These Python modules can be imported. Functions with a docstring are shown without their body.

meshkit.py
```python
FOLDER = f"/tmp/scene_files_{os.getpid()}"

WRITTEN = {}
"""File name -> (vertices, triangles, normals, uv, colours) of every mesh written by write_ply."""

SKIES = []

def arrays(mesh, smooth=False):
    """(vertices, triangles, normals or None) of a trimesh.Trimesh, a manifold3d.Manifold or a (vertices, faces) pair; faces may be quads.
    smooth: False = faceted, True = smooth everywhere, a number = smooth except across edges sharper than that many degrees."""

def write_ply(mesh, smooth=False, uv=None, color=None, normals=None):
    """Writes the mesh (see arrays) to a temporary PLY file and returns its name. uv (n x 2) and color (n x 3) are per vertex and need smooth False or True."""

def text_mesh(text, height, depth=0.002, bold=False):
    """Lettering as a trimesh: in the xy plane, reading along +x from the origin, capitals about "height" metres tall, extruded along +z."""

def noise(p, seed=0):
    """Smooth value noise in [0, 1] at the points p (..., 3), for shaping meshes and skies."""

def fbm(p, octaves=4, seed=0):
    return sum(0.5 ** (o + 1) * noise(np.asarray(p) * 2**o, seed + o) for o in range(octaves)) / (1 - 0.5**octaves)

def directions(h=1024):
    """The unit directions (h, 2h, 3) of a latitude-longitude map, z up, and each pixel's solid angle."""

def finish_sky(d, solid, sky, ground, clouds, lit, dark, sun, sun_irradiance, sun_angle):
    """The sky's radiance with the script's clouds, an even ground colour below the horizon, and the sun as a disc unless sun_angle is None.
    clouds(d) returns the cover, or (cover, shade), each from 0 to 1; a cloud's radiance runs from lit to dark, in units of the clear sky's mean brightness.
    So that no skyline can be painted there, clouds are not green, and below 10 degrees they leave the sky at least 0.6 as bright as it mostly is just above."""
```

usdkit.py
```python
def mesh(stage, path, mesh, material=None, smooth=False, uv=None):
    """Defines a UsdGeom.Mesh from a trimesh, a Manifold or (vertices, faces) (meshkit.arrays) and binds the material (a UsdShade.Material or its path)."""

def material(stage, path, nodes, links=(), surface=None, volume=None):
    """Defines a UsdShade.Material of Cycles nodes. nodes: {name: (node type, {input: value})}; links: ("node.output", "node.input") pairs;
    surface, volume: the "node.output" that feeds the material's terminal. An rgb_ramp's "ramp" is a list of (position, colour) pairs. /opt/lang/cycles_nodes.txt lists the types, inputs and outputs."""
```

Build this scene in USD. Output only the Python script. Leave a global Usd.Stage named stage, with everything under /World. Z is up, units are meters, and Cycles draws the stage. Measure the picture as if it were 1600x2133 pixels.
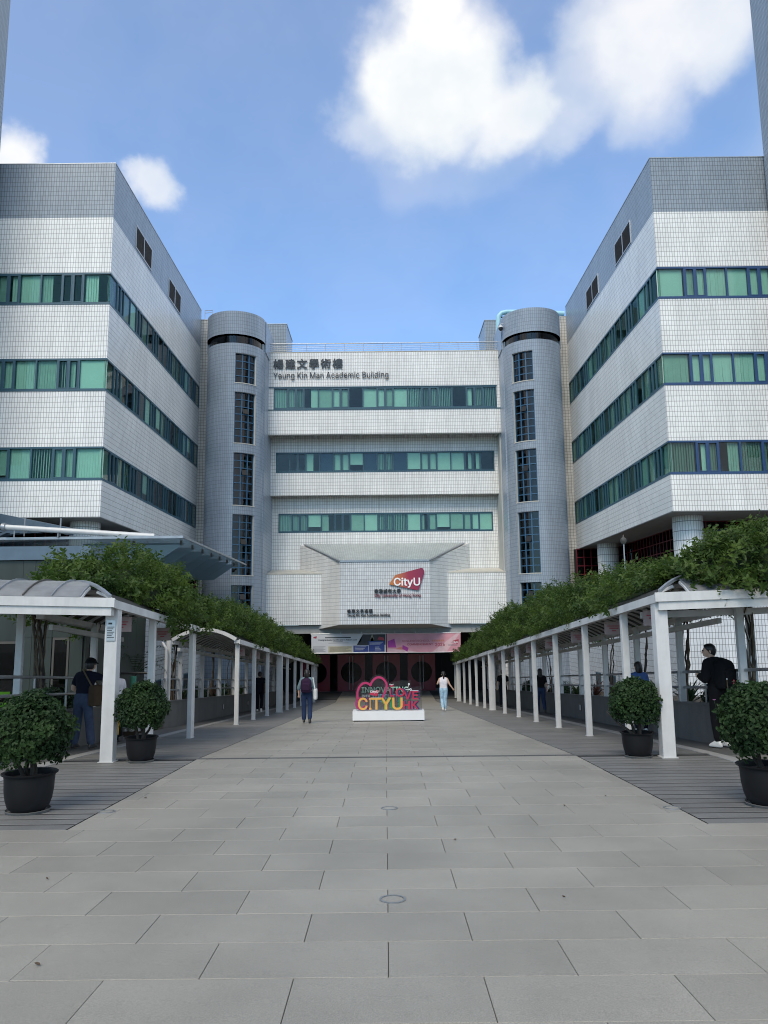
import math, random
import numpy as np, trimesh, usdkit, meshkit
import manifold3d as m3
from shapely.geometry import Polygon, Point
from pxr import Usd, UsdGeom, UsdLux, UsdShade, Sdf, Gf, Vt

EXPOSURE = 0.70
DIR = "tc.generated"
CLOUD_LIT, CLOUD_DARK, SKY_TINT = (6.7, 6.6, 6.5), (5.0, 5.45, 5.8), (.60, 1.13, 1.56)

stage = Usd.Stage.CreateInMemory()
UsdGeom.SetStageUpAxis(stage, "Z"); UsdGeom.SetStageMetersPerUnit(stage, 1.0)
UsdGeom.Xform.Define(stage, "/World"); UsdGeom.Scope.Define(stage, "/World/Looks")
PI = math.pi

# ------------------------------------------------------------------ camera
PITCH, ROLL = .1473, .0100
CAM = np.array([0, 0, 1.65])
_f = np.array([0, math.cos(PITCH), math.sin(PITCH)]); _u0 = np.array([0, -math.sin(PITCH), math.cos(PITCH)]); _r0 = np.array([1., 0, 0])
_r = math.cos(ROLL) * _r0 - math.sin(ROLL) * _u0; _u = math.sin(ROLL) * _r0 + math.cos(ROLL) * _u0
cam = UsdGeom.Camera.Define(stage, "/World/camera")
cam.AddTransformOp().Set(Gf.Matrix4d(*_r, 0, *_u, 0, *(-_f), 0, *CAM, 1))
cam.CreateFocalLengthAttr(26.0); cam.CreateHorizontalApertureAttr(26.0); cam.CreateClippingRangeAttr(Gf.Vec2f(.05, 5000))
cam.CreateExposureAttr(EXPOSURE)

# ------------------------------------------------------------------ sun
SUN_EL, SUN_AZ = math.radians(47), math.radians(197)        # azimuth from +y (the way the camera looks) towards +x
_s = np.array([math.sin(SUN_AZ) * math.cos(SUN_EL), math.cos(SUN_AZ) * math.cos(SUN_EL), math.sin(SUN_EL)])
sun = UsdLux.DistantLight.Define(stage, "/World/sun")
sun.CreateIntensityAttr(.40); sun.CreateAngleAttr(28.0); sun.CreateNormalizeAttr(True); sun.CreateColorAttr(Gf.Vec3f(1, .865, .70))
_sx = np.cross([0, 0, 1], _s); _sx /= np.linalg.norm(_sx); _sy = np.cross(_s, _sx)
sun.AddTransformOp().Set(Gf.Matrix4d(*_sx, 0, *_sy, 0, *_s, 0, 0, 0, 60, 1))

# ------------------------------------------------------------------ pixel of the photograph -> direction / point at a distance
def ray(px, py):
    u, v = px - 800, py - 1066.5
    u, v = u * math.cos(ROLL) - v * math.sin(ROLL), u * math.sin(ROLL) + v * math.cos(ROLL)
    d = np.array([u, 1600 * math.cos(PITCH) + v * math.sin(PITCH), 1600 * math.sin(PITCH) - v * math.cos(PITCH)])
    return d
def at(px, py, Y): d = ray(px, py); return CAM + d * (Y / d[1])
def atX(px, py, X): d = ray(px, py); return CAM + d * (X / d[0])

# ------------------------------------------------------------------ sky with broken cloud
def build_sky():
    n, l = {}, []
    n["tc"] = ("texture_coordinate", {})
    n["sky"] = ("sky_texture", {"sky_type": "single_scattering", "sun_disc": False, "sun_elevation": SUN_EL, "sun_rotation": SUN_AZ, "altitude": 20.0, "air_density": 1.0, "aerosol_density": 1.6, "ozone_density": 1.6})
    n["warp"] = ("noise_texture", {"scale": 5.0, "detail": 7.0, "roughness": .56})
    n["wc"] = ("vector_math", {"math_type": "subtract", "vector2": (.5, .5, .5)})
    n["ws"] = ("vector_math", {"math_type": "scale", "scale": .16})
    n["wd"] = ("vector_math", {"math_type": "add"})
    l += [(DIR, "warp.vector"), ("warp.color", "wc.vector1"), ("wc.vector", "ws.vector1"), (DIR, "wd.vector1"), ("ws.vector", "wd.vector2")]
    blobs = [(865, 165, 165, 1.), (850, 45, 95, 1.), (955, 190, 130, 1.), (1060, 250, 105, .92), (790, 270, 88, .62), (1150, 285, 90, .58), (860, 330, 120, .30), (980, 330, 130, .32), (1080, 330, 110, .26), (800, 150, 95, 1.),
             (1310, 95, 165, .84), (1450, 50, 135, .82), (1190, 210, 95, .55), (1330, 200, 110, .5), (1215, 70, 90, .55), (40, 310, 80, .95), (322, 425, 58, .75), (285, 400, 45, .7), (1200, 455, 75, .13), (1180, 610, 90, .12), (900, 600, 90, .08)]
    # unseen clouds added out of frame for whiter light, plus one covering the sun
    rng = random.Random(4)
    dirs = [(ray(x, y) / np.linalg.norm(ray(x, y)), r / 1600. * (1600 / np.linalg.norm(ray(x, y))), a) for x, y, r, a in blobs]
    places = [(SUN_AZ, SUN_EL)] + [(.75 + (2 * PI - 1.5) * (k + .5) / 15 + rng.uniform(-.15, .15), rng.uniform(.15, 1.25)) for k in range(15)]
    for az, el in places:
        c = np.array([math.sin(az) * math.cos(el), math.cos(az) * math.cos(el), math.sin(el)])
        dirs.append((c, rng.uniform(.22, .42), rng.uniform(.7, 1)))
    last = None
    for i, (c, r, a) in enumerate(dirs):
        n[f"d{i}"] = ("vector_math", {"math_type": "distance", "vector2": tuple(c)})
        n[f"m{i}"] = ("map_range", {"range_type": "smoothstep", "from_min": r * 1.32, "from_max": r * .42, "to_min": 0., "to_max": a, "clamp": True})
        l += [("wd.vector", f"d{i}.vector1"), (f"d{i}.value", f"m{i}.value")]
        if last is None: last = f"m{i}.result"
        else:
            n[f"x{i}"] = ("math", {"math_type": "smoothmax", "value3": .25}); l += [(last, f"x{i}.value1"), (f"m{i}.result", f"x{i}.value2")]; last = f"x{i}.value"
    # thin veil everywhere
    n["vm"] = ("vector_math", {"math_type": "multiply", "vector2": (2.2, 2.2, 5.)}); n["veil"] = ("noise_texture", {"scale": 1.6, "detail": 5.0, "roughness": .6})
    n["vr"] = ("map_range", {"range_type": "smoothstep", "from_min": .5, "from_max": .85, "to_min": 0., "to_max": .3, "clamp": True})
    n["tot"] = ("math", {"math_type": "maximum", "use_clamp": True})
    l += [(DIR, "vm.vector1"), ("vm.vector", "veil.vector"), ("veil.fac", "vr.value"), (last, "tot.value1"), ("vr.result", "tot.value2")]
    n["bn"] = ("noise_texture", {"scale": 7.0, "detail": 5.0, "roughness": .55}); l += [(DIR, "bn.vector")]
    n["cr"] = ("rgb_ramp", {"ramp": [(.3, CLOUD_DARK), (.6, CLOUD_LIT)]}); l += [("bn.fac", "cr.fac")]
    n["tint"] = ("mix_color", {"blend_type": "multiply", "fac": 1.0, "b": SKY_TINT}); l += [("sky.color", "tint.a")]
    n["mix"] = ("mix_color", {"blend_type": "mix"}); l += [("tot.value", "mix.fac"), ("tint.result", "mix.a"), ("cr.color", "mix.b")]
    n["bg"] = ("background_shader", {"strength": .10}); l += [("mix.result", "bg.color")]
    return usdkit.material(stage, "/World/Looks/sky", n, l, surface="bg.background")
dome = UsdLux.DomeLight.Define(stage, "/World/sky")
UsdShade.MaterialBindingAPI.Apply(dome.GetPrim()).Bind(build_sky())
dome.GetPrim().SetCustomDataByKey("kind", "structure")
GLYPHS = {"楊":[[[9,15,2,30,8,37,17,55,26,82,26,86,7,86,5,88,5,101,6,103,29,103,30,138,46,137,46,103,65,103,66,101,66,89,64,86,46,85,46,78,57,62,59,62,60,70,156,70,157,68,157,56,155,54,96,54,93,51,94,49,152,49,154,47,148,-2,145,-9,138,-15,116,-16,114,-15,113,-6,110,-3,98,-16,94,-16,85,-8,85,-5,99,8,105,17,111,33,104,33,102,27,88,8,70,-9,64,-10,56,-2,56,2,70,12,86,31,86,33,79,33,63,17,59,17,50,26,51,30,58,34,72,48,75,54,64,54,66,48,57,37,52,40,49,48,46,49,46,-15,44,-16,29,-15,29,42,27,42,14,15],[114,2,117,0,128,0,131,2,135,24,135,33,128,33,124,20]],[[70,130,72,132,144,132,146,129,145,74,72,73,70,75],[88,89,127,88,128,94,126,96,89,96],[88,111,127,110,128,116,89,117]]],"建":[[[3,-7,3,-3,16,8,23,19,13,39,10,54,23,58,31,40,37,59,36,65,22,65,17,60,14,60,8,70,8,75,13,77,18,83,32,110,9,111,7,113,7,126,9,128,42,128,47,130,57,123,52,109,37,83,56,80,52,47,44,21,60,11,89,5,90,6,90,21,51,22,51,35,53,37,90,38,89,43,58,44,59,58,90,59,89,65,59,66,59,79,61,81,90,82,89,87,50,88,51,102,90,102,89,109,61,109,60,123,63,125,90,125,91,138,106,138,107,125,141,125,143,123,143,103,154,101,154,88,143,87,143,66,108,65,107,59,146,58,147,45,145,43,108,43,107,38,150,37,153,35,153,23,151,21,107,21,107,6,155,5,157,1,151,-12,89,-12,72,-10,47,-2,36,6,29,-4,16,-16,13,-16],[107,82,126,81,126,87,107,87],[107,104,109,102,126,102,126,109,107,109]]],"文":[[[3,-3,3,1,33,11,52,21,66,32,43,65,31,92,5,93,5,108,7,110,75,110,73,117,65,130,65,134,77,139,82,139,94,118,96,110,154,110,156,108,156,94,154,92,129,92,115,60,95,33,109,21,128,11,157,2,158,-2,148,-15,129,-10,109,-1,80,19,58,3,36,-8,14,-16,10,-14],[51,91,62,68,81,46,94,61,109,91]]],"學":[[[5,19,5,29,7,32,72,32,74,39,86,43,85,45,37,45,35,47,35,58,37,60,117,61,126,54,126,49,111,39,99,34,99,32,153,32,155,30,154,16,91,16,90,-7,88,-11,84,-14,75,-16,54,-16,48,-5,49,0,73,0,73,16,7,16]],[[9,79,21,81,19,112,20,129,33,131,52,137,60,130,67,135,81,130,87,137,96,135,100,131,141,132,143,126,139,82,141,80,151,80,152,78,152,47,150,45,135,45,133,65,28,65,26,46,10,45],[93,123,102,115,125,116,123,118,100,118,98,128],[93,94,98,90,99,96,101,98,122,98,123,100,99,102],[100,81,121,80,122,83,102,84],[97,109,100,106,100,110],[81,112,73,105,80,103,85,109],[81,84,78,80,85,81],[60,124,37,118,37,115,59,115,67,120],[61,91,64,90,67,94,61,96],[60,104,63,104,62,107,60,107],[38,99,58,98,59,100,39,101],[39,81,56,80,57,81,54,84,40,84]]],"術":[[[0,54,0,59,20,78,37,106,49,103,53,99,70,99,70,136,72,137,85,137,87,135,87,125,94,129,98,129,109,115,112,125,154,124,154,109,114,108,113,102,109,100,113,98,113,88,155,88,157,85,157,74,155,71,142,70,142,-4,139,-10,134,-13,122,-15,109,-15,107,-13,104,-2,105,3,125,4,125,70,108,71,106,73,106,82,87,82,87,73,94,74,98,70,118,34,119,27,106,22,91,52,87,55,87,-14,84,-16,70,-15,69,43,59,24,48,9,44,9,38,14,38,-15,22,-16,21,51,13,44,8,43],[87,100,99,100,95,109,88,117],[38,28,42,29,55,52,63,74,64,82,47,82,44,85,38,75]],[[3,101,3,105,14,113,33,138,48,133,48,129,36,112,14,91,10,91]]],"樓":[[[2,30,16,59,24,86,24,90,7,90,6,105,8,107,26,107,26,135,28,138,43,137,44,107,54,107,56,112,63,112,63,126,65,128,95,128,95,136,97,138,111,138,113,136,114,128,146,127,146,112,153,112,155,109,154,97,146,97,146,81,114,80,113,78,148,77,150,74,149,46,103,45,102,43,156,41,156,27,135,26,131,15,127,10,128,7,152,-2,152,-6,144,-16,111,-4,83,-13,56,-16,50,-6,51,-1,66,0,82,4,63,10,63,14,71,26,53,26,51,28,51,40,54,42,81,42,83,45,61,45,58,52,52,45,48,45,45,53,43,53,43,-14,41,-16,28,-16,26,-13,26,40,24,40,13,17,8,18],[131,59,131,63,113,62,114,59],[113,95,128,94,129,96,114,97],[113,112,128,111,129,113,114,114],[88,20,89,18,108,14,115,20,117,25,92,26],[44,85,58,62,59,75,61,77,95,78,94,80,64,80,62,96,57,96,55,90,43,90],[76,60,94,59,95,62,77,63],[80,112,94,111,95,113,81,114],[95,96,81,97,80,95,94,94]]],"香":[[[3,50,5,55,29,65,52,83,8,84,6,86,6,99,8,101,71,102,71,110,69,112,23,109,19,120,21,125,78,129,126,137,136,127,136,122,115,117,89,114,89,101,154,100,154,86,152,84,109,83,119,74,132,66,157,55,157,51,148,41,133,46,133,-13,130,-16,117,-16,114,-14,113,-10,49,-10,46,-16,31,-16,30,45,12,39],[90,77,90,54,118,55],[49,15,49,6,114,7,113,15],[49,38,49,30,114,31,113,38],[45,55,71,54,71,77,69,77]]],"港":[[[3,79,3,84,10,93,20,91,39,79,41,89,68,89,68,102,48,102,46,108,43,104,39,104,28,114,12,122,11,127,20,137,37,129,49,119,67,119,68,136,70,138,84,138,86,136,86,119,110,119,111,136,113,138,127,138,129,136,129,119,151,119,153,117,153,104,151,102,129,102,129,90,157,88,156,72,132,71,140,59,151,49,159,45,160,41,151,30,146,30,131,42,131,23,128,19,82,19,82,4,84,2,129,2,131,6,132,19,137,20,148,15,148,5,145,-6,138,-13,127,-15,88,-15,70,-11,65,-2,64,40,52,29,43,29,24,-12,22,-14,17,-13,7,-5,7,-2,24,28,33,50,38,51,43,47,47,48,58,59,66,71,42,72,35,62,31,62,20,71],[81,63,116,62,117,63,112,72,86,72],[82,36,114,35,114,46,82,46],[86,90,111,89,111,102,86,102]]],"城":[[[4,17,4,23,22,30,22,82,7,82,5,85,5,96,7,99,22,99,22,133,24,136,38,136,40,134,41,99,56,98,57,113,104,113,105,138,120,138,122,133,131,137,150,120,152,117,151,113,155,112,154,96,122,95,125,53,129,58,137,84,151,82,153,79,142,45,131,25,134,11,139,4,142,7,144,29,150,28,158,22,156,0,154,-6,148,-13,139,-15,130,-12,124,-6,118,5,94,-15,90,-15,80,-5,83,0,98,10,112,27,107,57,104,96,73,95,73,80,103,79,102,26,97,14,91,11,72,11,70,19,68,19,66,8,59,-7,54,-14,49,-17,38,-8,38,-4,44,2,51,21,13,6,8,6],[121,115,123,113,132,114,122,124],[73,64,71,27,85,27,87,64],[40,37,55,40,56,83,40,82]]],"市":[[[5,99,5,113,7,115,71,115,63,134,74,139,81,138,92,115,153,115,155,113,154,97,89,96,89,81,139,81,141,79,141,16,139,10,129,4,100,4,96,15,97,21,123,21,123,62,89,63,89,-13,87,-16,72,-16,70,-14,70,63,40,63,39,5,38,3,22,3,21,80,70,81,70,96,7,97]]],"大":[[[4,-4,5,0,17,5,34,17,47,31,60,54,65,71,64,74,8,74,7,91,69,92,72,138,88,138,90,136,88,92,152,92,154,90,153,74,95,73,106,46,119,27,139,9,156,0,156,-3,147,-15,143,-16,132,-10,110,8,96,26,81,55,63,21,42,-1,17,-16,15,-16]]]}

# ------------------------------------------------------------------ helpers: materials
MATS = {}
def rawmat(name, nodes, links, surface):
    MATS[name] = usdkit.material(stage, f"/World/Looks/{name}", nodes, links, surface=surface); return MATS[name]

def mat(name, col, rough=.5, metal=0., var=.12, scale=4., fine=0., fscale=60., bump=0., bscale=40., stain=0., spec=.5, rand=0., sheen=0.):
    """principled surface: base colour with large blotches (var), fine grain, vertical rain streaks (stain) and a bump"""
    n = {"p": ("principled_bsdf", {"roughness": rough, "metallic": metal, "specular_ior_level": spec, "sheen_weight": sheen}), "g": ("geometry", {}), "c": ("color", {"value": col})}
    l, cur = [], "c.color"
    def mul(tag, scale_, lo, hi, detail, vec="g.position"):
        nonlocal cur
        n[tag + "n"] = ("noise_texture", {"scale": scale_, "detail": detail, "roughness": .6})
        n[tag + "r"] = ("map_range", {"from_min": .25, "from_max": .75, "to_min": lo, "to_max": hi})
        n[tag + "m"] = ("mix_color", {"blend_type": "multiply", "fac": 1.0})
        n[tag + "v"] = ("combine_color", {})
        l.extend([(vec, tag + "n.vector"), (tag + "n.fac", tag + "r.value"), (tag + "r.result", tag + "v.r"), (tag + "r.result", tag + "v.g"), (tag + "r.result", tag + "v.b"), (cur, tag + "m.a"), (tag + "v.color", tag + "m.b")])
        cur = tag + "m.result"
    if var: mul("a", scale, 1 - var, 1 + var, 4.)
    if fine: mul("b", fscale, 1 - fine, 1 + fine, 2.)
    if stain:
        n["zmap"] = ("vector_math", {"math_type": "multiply", "vector2": (1., 1., .12)}); l.append(("g.position", "zmap.vector1")); mul("s", 3.2, 1 - stain, 1.0, 5., "zmap.vector")
    if rand:
        n["oi"] = ("object_info", {}); n["or"] = ("map_range", {"to_min": 1 - rand, "to_max": 1 + rand}); n["ov"] = ("combine_color", {}); n["om"] = ("mix_color", {"blend_type": "multiply", "fac": 1.0})
        l.extend([("oi.random", "or.value"), ("or.result", "ov.r"), ("or.result", "ov.g"), ("or.result", "ov.b"), (cur, "om.a"), ("ov.color", "om.b")]); cur = "om.result"
    l.append((cur, "p.base_color"))
    if bump:
        n["bn"] = ("noise_texture", {"scale": bscale, "detail": 3.}); n["bb"] = ("bump", {"strength": bump, "distance": .01})
        l.extend([("g.position", "bn.vector"), ("bn.fac", "bb.height"), ("bb.normal", "p.normal")])
    return rawmat(name, n, l, "p.BSDF")

def tilemat(name, c1, c2, grout, w=.12, h=.235, m=.011, rough=.3, stain=.18, spot=.0):
    """glazed wall tiles in a stack bond, laid out on the metres stored in the primvar st"""
    n = {"uv": ("uvmap", {"attribute": "st"}), "g": ("geometry", {}),
         "b": ("brick_texture", {"offset": 0., "squash": 1., "color1": c1, "color2": c2, "mortar": grout, "scale": 1., "mortar_size": m / 2, "mortar_smooth": .1, "bias": 0., "brick_width": w, "row_height": h}),
         "sm": ("vector_math", {"math_type": "multiply", "vector2": (1., 1., .10)}), "sn": ("noise_texture", {"scale": 2.4, "detail": 6., "roughness": .62}),
         "sr": ("map_range", {"from_min": .35, "from_max": .7, "to_min": 1., "to_max": 1 - stain, "clamp": True}), "sv": ("combine_color", {}), "mm": ("mix_color", {"blend_type": "multiply", "fac": 1.}),
         "bn": ("noise_texture", {"scale": .55, "detail": 3.}), "br": ("map_range", {"from_min": .3, "from_max": .7, "to_min": .93, "to_max": 1.05}), "bv": ("combine_color", {}), "m2": ("mix_color", {"blend_type": "multiply", "fac": 1.}),
         "inv": ("math", {"math_type": "subtract", "value1": 1.}), "bu": ("bump", {"strength": .5, "distance": .006}), "p": ("principled_bsdf", {"roughness": rough, "specular_ior_level": .4})}
    l = [("uv.UV", "b.vector"), ("g.position", "sm.vector1"), ("sm.vector", "sn.vector"), ("sn.fac", "sr.value"), ("sr.result", "sv.r"), ("sr.result", "sv.g"), ("sr.result", "sv.b"), ("b.color", "mm.a"), ("sv.color", "mm.b"),
         ("g.position", "bn.vector"), ("bn.fac", "br.value"), ("br.result", "bv.r"), ("br.result", "bv.g"), ("br.result", "bv.b"), ("mm.result", "m2.a"), ("bv.color", "m2.b"), ("m2.result", "p.base_color"), ("b.fac", "inv.value2"), ("inv.value", "bu.height"), ("bu.normal", "p.normal")]
    return rawmat(name, n, l, "p.BSDF")

def glassmat(name, tint, rough=.0, ior=1.5):
    return rawmat(name, {"t": ("transparent_bsdf", {"color": tint}), "g": ("glossy_bsdf", {"color": (1, 1, 1), "roughness": rough}), "f": ("fresnel", {"IOR": ior}), "m": ("mix_closure", {}), "ge": ("geometry", {}), "iv": ("math", {"math_type": "subtract", "value1": 1.}), "fx": ("math", {"math_type": "multiply"})},
                  [("ge.backfacing", "iv.value2"), ("iv.value", "fx.value1"), ("f.fac", "fx.value2"), ("fx.value", "m.fac"), ("t.BSDF", "m.closure1"), ("g.BSDF", "m.closure2")], "m.closure")

def leafmat(name, c1, c2, trans=.35, rough=.45, cl=2.2):
    n = {"oi": ("object_info", {}), "g": ("geometry", {}), "nz": ("noise_texture", {"scale": cl, "detail": 3.}), "rp": ("geometry", {}),
         "ad": ("math", {"math_type": "multiply_add", "value2": .55}), "nr": ("map_range", {"from_min": .3, "from_max": .7, "to_min": -.05, "to_max": .55}), "r": ("rgb_ramp", {"ramp": [(0., c1), (.8, c2), (.94, tuple(min(1, x * 1.3) for x in c2)), (1., (c2[0] * 2.6, c2[1] * 1.55, c2[2] * 1.2))]}),
         "p": ("principled_bsdf", {"roughness": rough, "specular_ior_level": .22}), "t": ("translucent_bsdf", {}), "m": ("mix_closure", {"fac": trans})}
    l = [("g.position", "nz.vector"), ("nz.fac", "nr.value"), ("rp.random_per_island", "ad.value1"), ("nr.result", "ad.value3"), ("ad.value", "r.fac"), ("r.color", "p.base_color"), ("r.color", "t.color"), ("p.BSDF", "m.closure1"), ("t.BSDF", "m.closure2")]
    return rawmat(name, n, l, "m.closure")

tilemat("tile_white", (.755, .745, .715), (.80, .79, .76), (.085, .083, .08), m=.0135, stain=.12)
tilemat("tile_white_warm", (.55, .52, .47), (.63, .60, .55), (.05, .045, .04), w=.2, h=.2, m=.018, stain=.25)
tilemat("tile_grey", (.255, .295, .335), (.285, .325, .365), (.04, .047, .055), m=.015, stain=.16)
tilemat("tile_tower", (.27, .32, .385), (.295, .345, .405), (.06, .07, .095), m=.012, stain=.16)
tilemat("tile_porch_roof", (.36, .40, .40), (.41, .45, .45), (.12, .13, .13), m=.012)
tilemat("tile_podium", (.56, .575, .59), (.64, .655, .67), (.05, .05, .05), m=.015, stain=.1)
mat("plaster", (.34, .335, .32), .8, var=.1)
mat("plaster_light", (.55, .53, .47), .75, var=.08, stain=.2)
mat("room_wall", (.42, .42, .39), .9, var=.1, scale=1.)
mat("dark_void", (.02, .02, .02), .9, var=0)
mat("frame_teal", (.022, .07, .10), .4, var=.1)
mat("frame_blue", (.02, .055, .14), .4, var=.1)
mat("frame_tower", (.033, .10, .185), .4, var=.12)
mat("frame_red", (.13, .006, .014), .4, var=.1)
mat("blind_mid", (.58, .60, .56), .8, var=.08)
mat("blind", (.84, .84, .80), .8, var=.06, scale=1.3)
mat("blind_dark", (.34, .34, .32), .8, var=.1)
mat("board_blue", (.035, .05, .14), .6, var=.1)
glassmat("glass_green", (.69, .835, .79))
glassmat("glass_dark", (.30, .36, .34))
glassmat("glass_roof", (.55, .66, .70))
glassmat("glass_door", (.2, .22, .22), ior=1.25)
rawmat("glass_frost", {"t": ("transparent_bsdf", {"color": (.62, .70, .74)}), "d": ("diffuse_bsdf", {"color": (.22, .27, .30)}), "u": ("translucent_bsdf", {"color": (.34, .41, .45)}), "m": ("mix_closure", {"fac": .6}), "g": ("glossy_bsdf", {"color": (1, 1, 1), "roughness": .05}), "f": ("fresnel", {"IOR": 1.45}), "n": ("mix_closure", {"fac": .5}), "o": ("mix_closure", {}), "ge": ("geometry", {}), "iv": ("math", {"math_type": "subtract", "value1": 1.}), "fx": ("math", {"math_type": "multiply"})}, [("ge.backfacing", "iv.value2"), ("iv.value", "fx.value1"), ("f.fac", "fx.value2"), ("fx.value", "o.fac"), ("d.BSDF", "m.closure1"), ("u.BSDF", "m.closure2"), ("t.BSDF", "n.closure1"), ("m.closure", "n.closure2"), ("n.closure", "o.closure1"), ("g.BSDF", "o.closure2")], "o.closure")
glassmat("acrylic", (.80, .80, .80))
mat("white_paint", (.58, .575, .56), .42, var=.07, scale=5., stain=.26)
mat("galvanised", (.30, .32, .34), .42, .6, var=.15)
mat("steel_rail", (.32, .33, .34), .35, .85, var=.1)
mat("steel_canopy", (.09, .13, .17), .45, .2, var=.12)
mat("white_pipe", (.56, .56, .55), .4, var=.06, stain=.12)
mat("louvre", (.085, .08, .07), .6, .3)
mat("alu", (.45, .46, .47), .4, .7)
mat("lettering", (.012, .012, .014), .35, var=0)
mat("lettering_red", (.16, .01, .03), .35, var=0)
mat("white_letter", (.82, .82, .82), .4, var=0)
mat("concrete", (.105, .102, .095), .85, var=.16, scale=2.5, fine=.1, fscale=45., bump=.25, stain=.25)
mat("granite", (.246, .234, .203), .45, var=.17, scale=.8, fine=.38, fscale=46., bump=.12, bscale=160., rand=.075)
mat("granite_dark", (.075, .077, .076), .75, var=.12, scale=2., fine=.2, fscale=140., bump=.2)
mat("kerb_stone", (.25, .25, .245), .75, var=.12, fine=.15, fscale=120.)
mat("joint", (.042, .041, .037), .95, var=.2)
mat("deck_gap_shade", (.006, .006, .006), .9, var=0)  # near black, stands in for the shade between the deck boards
mat("deck", (.135, .134, .128), .6, var=.16, scale=2.2, fine=.14, fscale=70., bump=.3, bscale=50., rand=.13)
mat("soil", (.035, .028, .02), .95, var=.3)
mat("earth", (.12, .12, .11), .95, var=.2)
mat("pot", (.008, .008, .009), .55, spec=.25, stain=.5, fine=.3, fscale=90., var=.15, scale=6.)
mat("saucer", (.09, .09, .085), .7)
mat("bark", (.10, .075, .05), .9, var=.3, scale=14., bump=.5)
mat("bark_dark", (.035, .028, .022), .9, var=.3, scale=14.)
leafmat("leaf_creeper", (.026, .055, .012), (.11, .165, .028))
leafmat("leaf_shrub", (.010, .026, .008), (.036, .074, .018), trans=.2, rough=.55)
leafmat("leaf_strap", (.03, .055, .02), (.085, .12, .045), trans=.25)
leafmat("leaf_red", (.05, .02, .018), (.11, .055, .035), trans=.25)
leafmat("leaf_palm", (.012, .03, .014), (.03, .06, .024), trans=.2)
mat("kiosk_panel", (.04, .047, .04), .4, .3, var=.16, scale=1.4, stain=.3)
mat("kiosk_dark", (.02, .02, .02), .3, var=0)
mat("poly_sheet", (.20, .205, .21), .35, var=.25, scale=2., stain=.3)
rawmat("poly_clear", {"p": ("principled_bsdf", {"base_color": (.10, .10, .098), "roughness": .35}), "t": ("translucent_bsdf", {"color": (.11, .11, .107)}), "m": ("mix_closure", {"fac": .55})}, [("p.BSDF", "m.closure1"), ("t.BSDF", "m.closure2")], "m.closure")
mat("door_red", (.27, .010, .026), .35, var=.1)
mat("skin", (.50, .31, .22), .55, var=.05)
mat("hair", (.010, .008, .008), .45, var=.2, scale=30.)

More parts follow.
